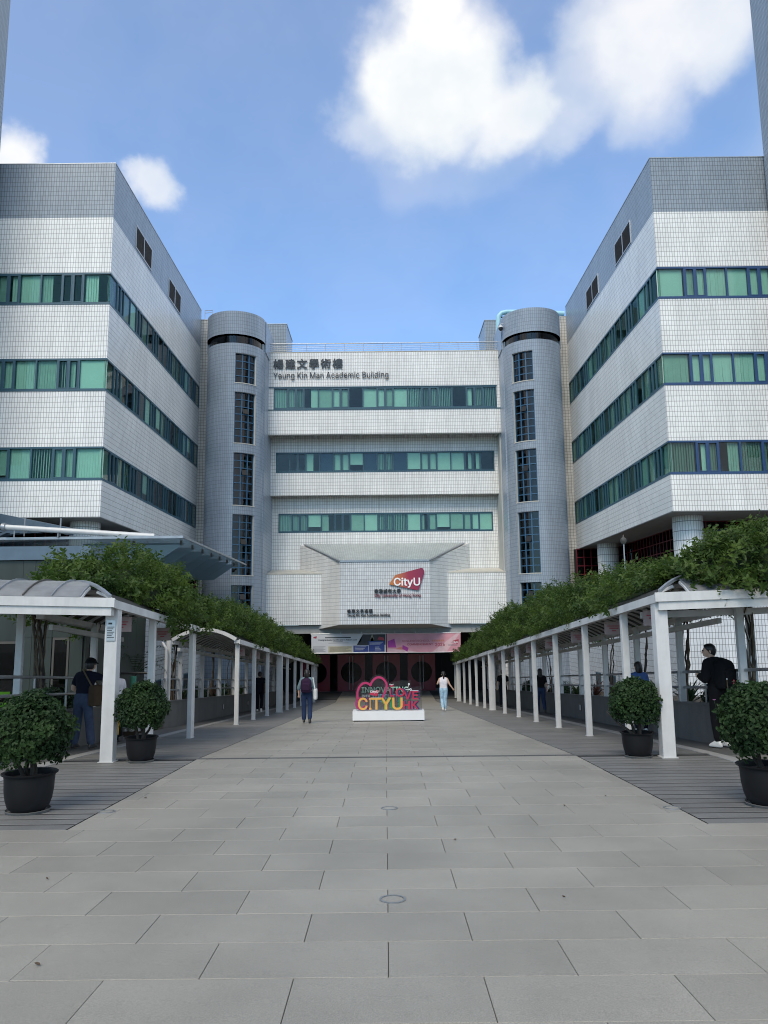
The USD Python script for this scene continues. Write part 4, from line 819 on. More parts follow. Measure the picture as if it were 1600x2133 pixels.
t = thing("steel_roof_frame", "sloping blue grey steel skylight bars rising above the glass canopy at the left edge", "roof frame")
for k in range(7):
    a = at(150 - k * 22, 1114, 31.2 + k * .1); c = at(-60, 1065 + k * 13.5, 33.5); b = MB(); b.beam(a + [0, 0, .12], c, .22, .10 if k else .3); b.build("bar", "steel_canopy", t)
for x in (50, 125): b = MB(); p = at(x, 1117, 31.1); b.tube([p, p + [0, 0, .75]], .03, 6); b.build("strut", "galvanised", t)
t = thing("white_pipe", "long white pipe lying above the front edge of the left glass canopy", "pipe")
pa, pb = at(6, 1098, 30.7), at(322, 1117, 31.2); b = MB(); b.tube([pa, (pa + pb) / 2, pb], .11, 14); b.build("pipe", "white_pipe", t, smooth=40)
b = MB(); b.tube([pa + [-.02, 0, 0], pa + [.12, 0, 0]], .17, 14); b.build("flange", "galvanised", t, smooth=40)
for x in (30, 120, 210, 290): b = MB(); u = (x - 6) / 316; p = pa + (pb - pa) * u; b.tube([p, [p[0], p[1], zG]], .03, 6); b.build("support", "galvanised", t)

# ------------------------------------------------------------------ metal clad lobby, left edge
t = thing("metal_clad_lobby", "dull grey green metal clad lobby with dark doors behind the near left walkway", "building")
KY = 19.6; kx1 = at(172, 1400, KY)[0]; kx0 = -13.5; zb = g(G(KY)); b = MB(); b.box(kx0, kx1, KY + .03, KY + 5, zb - .4, 3.4); b.build("core", "kiosk_dark", t)
xs = [at(x, 1400, KY)[0] for x in (-60, 37, 63, 83, 105, 143, 170)]
for i, (a, c) in enumerate(zip(xs[:-1], xs[1:])):
    zd = at(50, 1335 if i == 0 else 1328, KY)[2]
    for (z0, z1) in ((zd + .004, zd + .9), (zd + .908, 3.38)): b = MB(); b.box(a + .004, c - .004, KY - .02, KY + .028, z0, z1); b.build("cladding_panel", "kiosk_panel", t)
    if i in (0, 4):
        f = MB(); f.box(a + .02, a + .07, KY - .01, KY + .028, zb, zd); f.box(c - .07, c - .02, KY - .01, KY + .028, zb, zd); f.box(a + .071, c - .071, KY - .01, KY + .028, zd - .07, zd - .002); f = f.build("door_frame", "louvre", t)
        p = MB(); p.box(a + .071, c - .071, KY + .005, KY + .02, zb, zd - .072); p.build("door_glass", "glass_dark", f)
    else:
        for (z0, z1) in ((zb, zb + .7), (zb + .708, zb + 1.4), (zb + 1.408, zd - .004)): b = MB(); b.box(a + .004, c - .004, KY - .02, KY + .028, z0, z1); b.build("cladding_panel", "kiosk_panel", t)
b = MB()
for k in range(6): b.box(kx1 + .001, kx1 + .03, KY + .03 + k * .8 + .004, KY + .03 + (k+1) * .8 - .004, zb, 3.38)
b.build("side_panels", "kiosk_panel", t)
b = MB(); b.box(kx0, kx1 + .1, KY - .1, KY + 5.1, 3.402, 3.75); b.build("roof_edge", "steel_canopy", t)
mat("lime", (.045, .15, .008), .7, spec=.2); mat("yellow", (.62, .36, .04), .5)
t = thing("bench", "bright lime green bench end behind the rail at the left edge", "bench", (-8.55, 17.2, g(G(17.2))))
b = MB(); b.box(-.5, .35, -.25, .25, .80, .85); b.build("seat", "lime", t); b = MB(); b.box(-.5, .2, .25, .29, .95, 1.08); b.build("backrest", "lime", t)
b = MB()
for x in (-.4, .25): b.box(x - .03, x + .03, -.2, .2, 0, .798)
b.build("leg", "kiosk_dark", t)
t = thing("warning_board", "yellow upright board on a stand between the man in the cap and the corner post", "sign", (-6.05, 17.4, g(G(17.4)) - .0))
b = MB(); b.slab((-.17, -.02, .16), (.17, -.02, .16), (.17, .06, .88), (-.17, .06, .88), .02); b.build("panel", "yellow", t)
b = MB(); b.box(-.17, -.15, .02, .32, 0, .1); b.box(.15, .17, .02, .32, 0, .1); b.slab((-.17, .30, .0), (.17, .30, .0), (.17, .09, .88), (-.17, .09, .88), .01); b.build("stand", "kiosk_dark", t)
b = MB()
for k in range(3): b.slab((.06, -.008 + .008 * k * 2.5, .35 + .14 * k), (.11, -.008 + .008 * k * 2.5, .35 + .14 * k), (.11, .003 + .02 * k, .45 + .14 * k), (.06, .003 + .02 * k, .45 + .14 * k), -.004)
b.build("print", "lettering", t)
for k, (x, col, h) in enumerate(((263, "alu", .95), (277, "alu", 1.15), (291, "alu", .95))):
    p = at(x, 1440, 21.4); t = thing("bollard", ["grey steel bollard left of the green banded one, behind the near left planter", "grey steel bollard with a green band behind the near left planter", "grey steel bollard right of the green banded one, behind the near left planter"][k], "bollard", (p[0], 21.4, g(G(21.4))), 0, "steel bollards behind the near left potted shrub")
    b = MB(); b.lathe([(0, h), (.05, h - .01), (.075, h - .06), (.075, 0)], n=16); b.build("tube", col, t, smooth=40)
    if k == 1: b = MB(); mat("green_band", (.03, .16, .11), .5); b.lathe([(.078, h + .3), (.078, h - .1), (.0761, h - .1)], n=16); b.lathe([(0, h + .3), (.078, h + .3)], n=16); b.build("band", "green_band", t)

# ------------------------------------------------------------------ roof pipe, camera, thin pole
mat("pale_blue", (.33, .58, .66), .4, var=.05)
t = thing("roof_pipe", "fat pale blue pipe bent over the roof left of the right stair tower", "pipe"); YP = 51.3
pts = [at(1150 + 25, 653, YP), at(1100, 650, YP), at(1055, 650, YP), at(1045, 652, YP), at(1039, 659, YP), at(1038, 668, YP), at(1038, 690, YP), at(1039, 700, YP), at(1045, 706, YP), at(1056, 708, YP)]
b = MB(); b.tube(pts, .17, 12); b.build("pipe", "pale_blue", t, smooth=50)
b = MB(); b.beam(at(1044, 661, YP + .1), at(1066, 661, YP + .1), .08, .08); b.build("bracket", "louvre", t)
t = thing("security_camera", "white dome camera hanging on the left flank of the right stair tower", "camera", at(1043, 683, 48.1))
b = MB(); b.lathe([(0, .16), (.1, .15), (.16, .08), (.17, 0), (.0, 0)], n=20); b.build("housing", "white_pipe", t, smooth=40)
b = MB(); b.lathe([(.145, -.002), (.15, -.06), (.12, -.14), (.06, -.19), (0, -.2)], n=20); b.build("dome", "kiosk_dark", t, smooth=60)
b = MB(); b.tube([(0, 0, .15), (0, .0, .25), (.2, .0, .28), (.5, .1, .28)], .03, 8); b.build("arm", "white_pipe", t)
t = thing("roof_handrail", "small bent roof access handrail beside the left stair tower cap", "railing"); YP = 50.6
b = MB(); b.tube([at(427, 668, YP), at(427, 647, YP), at(443, 646, YP), at(443, 655, YP)], .03, 6); b.tube([at(427, 652, YP), at(441, 651, YP)], .02, 6); b.build("rail", "alu", t)
p0 = at(1303, 1200, 27.); t = thing("camera_pole", "thin pale pole with a small round lamp head in front of the right wing underside", "pole", (p0[0], 27., g(G(27.))))
b = MB(); zt = at(1303, 1119, 27.)[2] - g(G(27.)); b.tube([(0, 0, 0), (0, 0, zt - .25)], .026, 8); b.build("shaft", "galvanised", t)
b = MB(); b.lathe([(0, zt + .1), (.02, zt + .08), (.03, zt), (.1, zt - .05), (.11, zt - .15), (.05, zt - .24), (0, zt - .25)], n=14); b.build("head", "louvre", t, smooth=40)

# ------------------------------------------------------------------ lettering and emblem on the walls
EMB = [(0, -260), (100, -120), (120, -108), (535, 3), (560, 0), (583, -45), (586, -70), (492, -350), (470, -362)]        # eighths of a pixel
def emb_material(name, x0, x1):
    return rawmat(name, {"g": ("texture_coordinate", {}), "s": ("separate_xyz", {}), "m": ("map_range", {"from_min": x0, "from_max": x1, "clamp": True}), "r": ("rgb_ramp", {"ramp": [(0, (.46, .17, .03)), (.3, (.42, .11, .04)), (.55, (.30, .02, .05)), (1, (.20, .008, .05))]}), "p": ("principled_bsdf", {"roughness": .35})},
                  [("g.object", "s.vector"), ("s.x", "m.value"), ("m.result", "r.fac"), ("r.color", "p.base_color")], "p.BSDF")
emb_material("emblem", 0, 1.)
def emblem(t, p0, w, ax=(1, 0, 0), up=(0, 0, 1), depth=.06, txt=True, m=None):
    """the slanted emblem plate, w metres wide, with the white word standing proud of it"""
    k = w / 586.; pl = Polygon([(x * k, y * k) for x, y in EMB]).buffer(.012 * w).buffer(-.006 * w)
    e = trimesh.creation.extrude_polygon(pl, depth, engine="earcut"); v = np.array(e.vertices); ax, up = np.asarray(ax, float), np.asarray(up, float); nr = np.cross(ax, up)
    if m is None:
        m = f"emblem_{len(MATS)}"; emb_material(m, float(p0[0]), float(p0[0]) + w)
    o = part("emblem", (np.asarray(p0) + v[:, :1] * ax + v[:, 1:2] * up + v[:, 2:] * nr, e.faces), m, t)
    if txt: letters(t, "CityU", 122 * k, "white_letter", np.asarray(p0) + ax * 66 * k - up * 283 * k + nr * (depth + .001), ax, up, .02 * w / 1.2 + .002, True, width=450 * k, name="emblem_letter")
AX, UP = (1, 0, 0), (0, 0, 1)
t = thing("building_name_sign", "large black building name in characters and Latin letters on the top white wall", "sign lettering")
p = at(569, 768.5, YA - .065); ppm = (at(809, 790, YA)[0] - at(569, 790, YA)[0]) / 240.
hanzi(t, "楊建文學術樓", 20.5 * ppm, 24.7 * ppm, "lettering", p, AX, UP, .04, grow=.6)
letters(t, "Yeung Kin Man Academic Building", 12.6 * ppm, "lettering", at(569, 788.5, YA - .065), AX, UP, .04, width=240 * ppm)
t = thing("university_sign", "orange to crimson emblem with university name on the porch front", "sign lettering")
pm = (at(899, 1230, YE)[0] - at(708, 1230, YE)[0]) / 191.
emblem(t, at(810.5, 1184.5, YE - .07), 73 * pm, depth=.05)
hanzi(t, "香港城市大學", 8.2 * pm, 9.4 * pm, "lettering", at(779.5, 1235.5, YE - .06), AX, UP, .05, grow=3.)
letters(t, "City University of Hong Kong", 5.6 * pm, "lettering_red", at(779.5, 1243.2, YE - .06), AX, UP, .05, width=96.5 * pm, bold=True)
t = thing("small_building_name", "small black building name low on the porch front", "sign lettering")
hanzi(t, "楊建文學術樓", 7.4 * pm, 9. * pm, "lettering", at(723, 1276.8, YE - .06), AX, UP, .05, grow=3.)
letters(t, "Yeung Kin Man Academic Building", 4.6 * pm, "lettering", at(723, 1283.6, YE - .06), AX, UP, .05, width=89 * pm, bold=True)

# ------------------------------------------------------------------ two hanging banners
def flat(t, name, pts, m, y): b = MB(); n = len(pts); b.add([(x, y, z) for x, z in pts] + [(x, y + .002, z) for x, z in pts], [(0, i, i+1) for i in range(1, n-1)] + [(n, n+i+1, n+i) for i in range(1, n-1)]); return b.build(name, m, t)
mat("banner_white", (.50, .50, .51), .6, var=.06, scale=1.2); mat("banner_pink", (.52, .24, .28), .6, var=.18, scale=1.3); mat("banner_black", (.02, .02, .022), .6); mat("banner_blue", (.02, .04, .19), .6); mat("banner_gold", (.40, .36, .24), .6); mat("banner_purple", (.32, .03, .24), .6, var=.2); mat("banner_orange", (.50, .18, .12), .6); mat("banner_red", (.30, .03, .05), .6); mat("print_grey", (.12, .12, .13), .6); mat("banner_pale", (.56, .38, .40), .6)
BYY = 50.0; bp = (at(960, 1340, BYY)[0] - at(648, 1340, BYY)[0]) / 312.
def banner(name_label, xa, xb, ya, yb, m):
    o = at(xa, yb, BYY); t = thing("banner", name_label, "banner", o); W, H = (xb - xa) * bp, (yb - ya) * bp
    b = MB(); b.box(0, W, 0, .012, 0, H); b.build("cloth", m, t); b = MB(); b.tube([(-.03, .006, H), (W + .03, .006, H)], .025, 8); b.tube([(-.03, .006, 0), (W + .03, .006, 0)], .02, 8); b.build("batten", "alu", t)
    for u in (.11, .39, .67, .94): b = MB(); b.tube([(W * u, .006, H), (W * u, .006, 1.35 - o[2])], .008, 5); b.box(W*u - .02, W*u + .02, -.02, .03, H + .02, H + .1); b.build("hanger", "alu", t)
    return t, W, H
t, W, H = banner("white and dark blue banner about a law certificate, left one over the doors", 648.5, 804, 1321.5, 1361, "banner_white")
S = lambda px, py: ((px - 648.5) * bp, H - (py - 1321.5) * bp)      # place on the cloth
R = lambda name, a, b_, c, d, m, y=-.003: flat(t, name, [S(a, d), S(c, d), S(c, b_), S(a, b_)], m, y)
flat(t, "dark_picture", [S(743, 1345), S(752, 1337), S(756, 1323), S(803, 1323), S(803, 1345)], "banner_black", -.003)
R("blue_panel", 736, 1346, 767, 1359, "banner_blue", -.005); R("blue_panel", 768, 1337, 801, 1359, "banner_blue", -.006)
R("gold_panel", 684, 1347, 734, 1360, "banner_gold"); R("title_bar", 677, 1328.2, 731, 1330.2, "lettering")
flat(t, "scales", [S(770, 1338), S(775, 1323.5), S(775.8, 1323.5), S(780, 1338), S(775.4, 1327)], "banner_gold", -.0055)
flat(t, "red_figure", [S(786, 1334), S(790, 1328), S(799, 1330), S(801, 1336)], "banner_red", -.0055)
letters(t, "Postgraduate Certificate in Patent Law", 2.9 * bp, "lettering", (S(663, 1335.3)[0], -.006, S(0, 1335.3)[1]), AX, UP, .004, True, width=81 * bp, name="title_letter")
for k in range(5): R("text_line", 652, 1347.5 + 2.4 * k, 678 - (k % 2) * 4, 1348.3 + 2.4 * k, "print_grey"); R("text_line", 687, 1348.5 + 2.3 * k, 731 - (k % 3) * 5, 1349.2 + 2.3 * k, "print_grey", -.005)
R("text_line", 694, 1337.2, 714, 1338.4, "print_grey"); R("text_line", 684, 1340, 726, 1340.7, "print_grey")
for k in range(3): R("blue_text_line", 739, 1348.5 + 3 * k, 763 - 3 * k, 1349.3 + 3 * k, "banner_white", -.007); R("blue_text_line", 770, 1339 + 2 * k, 798 - 3 * k, 1339.7 + 2 * k, "banner_white", -.008)
for k in range(3): R("blue_text_line", 781, 1349 + 3 * k, 790 + 2 * k, 1349.8 + 3 * k, "banner_white", -.008)
emblem(t, (S(652, 1326)[0], -.004, S(0, 1326)[1]), 8 * bp, depth=.002, txt=False, m="banner_red")
t, W, H = banner("pink banner announcing the college and school commencement, right one over the doors", 806, 960, 1320, 1359.5, "banner_pink")
S = lambda px, py: ((px - 806) * bp, H - (py - 1320) * bp)
flat(t, "purple_shape", [S(808.5, 1349), S(808.5, 1336), S(822, 1331), S(825.5, 1349)], "banner_purple", -.003); flat(t, "purple_shape", [S(838, 1352), S(839, 1344), S(851, 1350), S(849, 1358)], "banner_purple", -.004)
flat(t, "orange_shape", [S(823, 1359), S(826, 1351), S(838, 1347.5), S(850, 1359)], "banner_orange", -.003); flat(t, "pale_ray", [S(900, 1359), S(952, 1321), S(958.5, 1321), S(930, 1359)], "banner_pale", -.003); flat(t, "pale_ray", [S(808, 1359), S(808, 1351), S(850, 1355), S(870, 1359)], "banner_pale", -.0035)
letters(t, "COLLEGE/SCHOOL", 3.9 * bp, "banner_red", (S(838, 1337.8)[0], -.005, S(0, 1337.8)[1]), AX, UP, .004, width=58 * bp, name="title_letter")
letters(t, "COMMENCEMENT", 3.9 * bp, "banner_red", (S(848, 1344.8)[0], -.005, S(0, 1344.8)[1]), AX, UP, .004, True, width=54 * bp, name="title_letter")
letters(t, "2026", 6.4 * bp, "banner_red", (S(906, 1347)[0], -.005, S(0, 1347)[1]), AX, UP, .004, True, width=21 * bp, name="year_digit")
for k in range(6): R2 = flat(t, "character_mark", [S(900 + 4.5 * k, 1337.6), S(903.4 + 4.5 * k, 1337.6), S(903.4 + 4.5 * k, 1333.8), S(900 + 4.5 * k, 1333.8)], "banner_orange", -.005)
emblem(t, (S(941, 1333.5)[0], -.006, S(0, 1333.5)[1]), 15 * bp, depth=.003, m="banner_red"); 
for k in range(2): flat(t, "text_line", [S(934, 1344.6 + 2 * k), S(953, 1344.6 + 2 * k), S(953, 1343.9 + 2 * k), S(934, 1343.9 + 2 * k)], "print_grey", -.005)

# ------------------------------------------------------------------ photo spot in the middle of the plaza
mat("sign_white", (.68, .69, .69), .4, var=.03)
for nm, c in (("ltr_orange", (.62, .33, .07)), ("ltr_magenta", (.34, .02, .13)), ("ltr_purple", (.10, .015, .13)), ("ltr_blue", (.25, .50, .66)), ("ltr_green", (.20, .38, .05)), ("ltr_deep_green", (.02, .20, .07)), ("ltr_red", (.40, .02, .055)), ("ltr_navy", (.045, .025, .11)), ("ltr_pale_green", (.30, .50, .38)), ("ltr_heart", (.40, .018, .10))): mat(nm, c, .4, var=.02)
SY = 25.25; k_ = 1 / 65.; t = thing("photo_spot_sign", "colourful letter sign with heart outline on a white plinth in the middle of the plaza", "sign", (at(810, 1503, SY)[0], SY, g(G(SY)) + .002))
sx = lambda px: (px - 810) * k_; sz = lambda py: (1503 - py) * k_ + .01
b = MB(); b.box(sx(735), sx(884), -.05, .62, .035, sz(1483)); b.build("plinth", "sign_white", t)
b = MB(); b.box(sx(737), sx(882), 0, .58, 0, .034); b.build("plinth_foot", "kiosk_dark", t)
zb = sz(1483) + .002
def word(ch, px, py, h, m, y, depth=.04, w=None, name="letter", bold=True):
    mm = meshkit.text_mesh(ch, h * k_, depth, bold); v = np.array(mm.vertices); v[:, 0] -= mm.bounds[0][0]; wd = mm.bounds[1][0] - mm.bounds[0][0]
    if w: v[:, 0] *= w * k_ / wd
    part(name, (np.stack([sx(px) + v[:, 0], y - v[:, 2], sz(py) + v[:, 1]], 1), mm.faces), m, t)
back = ["ltr_magenta", "ltr_purple", "ltr_blue", "ltr_green", "ltr_deep_green"]
for ch, x, w, bm, off in zip("CITYU", (746, 769, 774.5, 794, 817.5), (20, 5, 20, 21.5, 22), back, (-6, -5.5, -1, -3, -5)):
    word(ch, x, 1480.2, 23.2, "ltr_orange", .12, .03, w); word(ch, x + off, 1480.2, 23.2, bm, .20, .06, w + (2 if ch != "I" else 1))
for ch, x, yb, w in (("L", 812.5, 1454, 9.5), ("O", 825, 1454, 18.5), ("V", 842, 1460, 16), ("E", 860, 1460, 12.5)):
    word(ch, x, yb, 16, "ltr_red", .14, .03, w); word(ch, x + 4, yb, 16, "ltr_navy", .20, .05, w)
for ch, x, w in (("H", 840, 14.5), ("K", 857, 14)): word(ch, x, 1480.2, 16, "ltr_red", .14, .03, w); word(ch, x + 4, 1480.2, 16, "ltr_navy", .20, .05, w)
word("INNOVATING", 753, 1447, 11, "ltr_pale_green", .40, .02, 100, "back_word"); word("INTO", 753, 1456.5, 4.6, "white_letter", .40, .02, 18, "back_word"); word("THE FUTURE", 774, 1467, 16, "ltr_blue", .42, .02, 74, "back_word")
hp = [(745.5, 1458), (744.8, 1448), (748, 1436), (755, 1428), (763, 1426), (770, 1429), (772.5, 1430.5), (776, 1423), (784, 1416), (791, 1414.5), (799, 1418), (805, 1426), (806, 1434), (803, 1444), (797.5, 1456)]
tck = np.array(hp, float); u = np.linspace(0, len(hp) - 1, 90); from scipy.interpolate import CubicSpline
c = np.stack([CubicSpline(np.arange(len(hp)), tck[:, j])(u) for j in (0, 1)], 1)
from shapely.geometry import LineString
def plate(poly, y, d, m, name):
    for gg in getattr(poly, "geoms", [poly]): e = trimesh.creation.extrude_polygon(gg, d, engine="earcut"); v = np.array(e.vertices); part(name, (np.stack([v[:, 0], y - v[:, 2], v[:, 1]], 1), e.faces), m, t)
heart = LineString([(sx(a), sz(q)) for a, q in c]); plate(heart.buffer(2.2 * k_), .16, .04, "ltr_heart", "heart_outline")
pl = Polygon([(sx(a), sz(q)) for a, q in c]).buffer(5.2 * k_).union(Polygon([(sx(742), zb), (sx(880), zb), (sx(880), sz(1434)), (sx(742), sz(1450))]).buffer(-.02).buffer(.02)).intersection(Polygon([(-3, zb), (3, zb), (3, 3), (-3, 3)]))
plate(pl, .23, .012, "acrylic", "clear_panel"); plate(Polygon([(sx(760), zb), (sx(858), zb), (sx(858), sz(1424)), (sx(845), sz(1423)), (sx(830), sz(1424)), (sx(760), sz(1440))]), .45, .012, "acrylic", "clear_panel")
emblem(t, (sx(769.5), .158, sz(1441)), 20 * k_, depth=.01, txt=False, m="ltr_red"); word("CityU", 771.5, 1446, 4.2, "white_letter", .145, .006, 17, "logo_word")
emblem(t, (sx(811.5), .20, sz(1430)), 9 * k_, depth=.008, txt=False, m="ltr_red"); word("CityU", 812, 1431, 2.2, "white_letter", .19, .006, 8.5, "logo_word")
b = MB()
for path in ([(846, 1436), (851, 1436), (853, 1431)], [(845, 1441), (856, 1441), (856, 1441)], [(855, 1442.5), (873, 1442.5)]): b.tube([(sx(a), .205, sz(q)) for a, q in path], .008, 6)
b.build("circuit_line", "white_letter", t)
for a, q in ((853.3, 1429.5), (856.5, 1440.5)): e = trimesh.creation.annulus(.017, .033, .015); part("circuit_ring", (np.array([[sx(a), .205, sz(q)]]) + np.array(e.vertices)[:, [0, 2, 1]], e.faces[:, ::-1]), "white_letter", t)

# ------------------------------------------------------------------ lights set in the paving, fallen leaves
for x, y, lab in ((818, 1874, "round in-ground light nearest the camera in the middle of the paving"), (811, 1684, "round in-ground light in the middle of the paving, just beyond the long joint"), (1400, 1683, "round in-ground light beside the right deck edge"), (222, 1691, "round in-ground light beside the left deck edge")):
    d = ray(x, y); tt = 1.65 / (-(d[2] / d[1]) - .0392) if True else 0; p = CAM + d / d[1] * tt; z = g(G(p[1]))
    t = thing("ground_light", lab, "light", (p[0], p[1], z), 0)
    e = trimesh.creation.annulus(.078, .093, .01); v = np.array(e.vertices); part("ring", (np.c_[v[:, :2], v[:, 2] - .0392 * v[:, 1] + .002], e.faces), "steel_rail", t)
    b = MB(); b.lathe([(.0745, .0005), (0, .0035)], n=24); vv, ff = b.arrays(); part("lens", (np.c_[vv[:, :2], vv[:, 2] - .0392 * vv[:, 1] + .002], ff), "granite", t)
mat("dead_leaf", (.07, .045, .028), .8, var=.2)
spots = [(98, 1833, "left of the frame, second joint row"), (78, 2013, "lowest, near the left edge of the picture"), (1175, 1871, "right of the nearest ground light"), (948, 1751, "right of middle, beyond the nearest light"), (1176, 1680, "right half, beyond the long joint"), (640, 1631, "just left of the middle, far rows"), (1262, 1659, "right half, beside the deck edge"), (303, 1663, "beside the left deck edge")]
for i, (x, y, where) in enumerate(spots):
    d = ray(x, y); tt = 1.65 / (-(d[2] / d[1]) - .0392); p = CAM + d / d[1] * tt
    t = thing("fallen_leaf", f"small dead brown leaf lying on the paving, {where}", "leaf", (p[0], p[1], g(G(p[1])) + .004), rnd.uniform(0, 6), "dead leaves scattered on the paving")
    L = rnd.uniform(.013, .024); V = [(0, -L, .004), (L*.45, -L*.2, .012), (0, -L*.1, .003), (-L*.45, -L*.2, .013), (L*.3, L*.6, .014), (0, L*.5, .004), (-L*.3, L*.6, .011), (0, L, .012)]
    part("blade", (np.array(V), np.array([(0,1,2),(0,2,3),(1,4,5),(1,5,2),(2,5,6),(2,6,3),(4,7,5),(5,7,6)])), "dead_leaf", t)

# ------------------------------------------------------------------ leaves
def leaf_mesh(L, W, droop=.25, fold=.12, seg=2):
    V = [(0, 0, 0)]; F = []
    xs = [.35, .72]; ws = [1., .72]
    for q, w in zip(xs, ws): z = -droop * L * q * q; V += [(W/2*w, q*L, z + fold*W), (0, q*L, z - .02*L), (-W/2*w, q*L, z + fold*W)]
    V.append((0, L, -droop * L)); F = [(0,1,2),(0,2,3),(1,4,5),(1,5,2),(2,5,6),(2,6,3),(4,7,5),(5,7,6)]
    return np.array(V, float), np.array(F)
def rotm(ax, a): return trimesh.transformations.rotation_matrix(a, ax)[:3, :3]
def sprig(rng, n, L, W, length, spread=.8):
    """a short twig along +z with n leaves"""
    V, F, k = [], [], 0
    for i in range(n):
        v, f = leaf_mesh(L * rng.uniform(.7, 1.15), W * rng.uniform(.75, 1.15), rng.uniform(.1, .5))
        R = rotm([0, 0, 1], i * 2.4 + rng.uniform(-.5, .5)) @ rotm([1, 0, 0], PI/2 - spread + rng.uniform(-.45, .35))
        V.append(v @ R.T + [0, 0, length * (i + .3) / n]); F.append(f + k); k += len(v)
    return np.vstack(V), np.vstack(F)
prng = np.random.RandomState(3)
CREEP = [("leaf_sprig", sprig(prng, 9, .085, .04, .20, .75), "leaf_creeper"), ("leaf_sprig", sprig(prng, 8, .10, .046, .16, .95), "leaf_creeper"), ("leaf_sprig", sprig(prng, 10, .07, .036, .26, .65), "leaf_creeper")]
WISP = ("wisp", None, None)

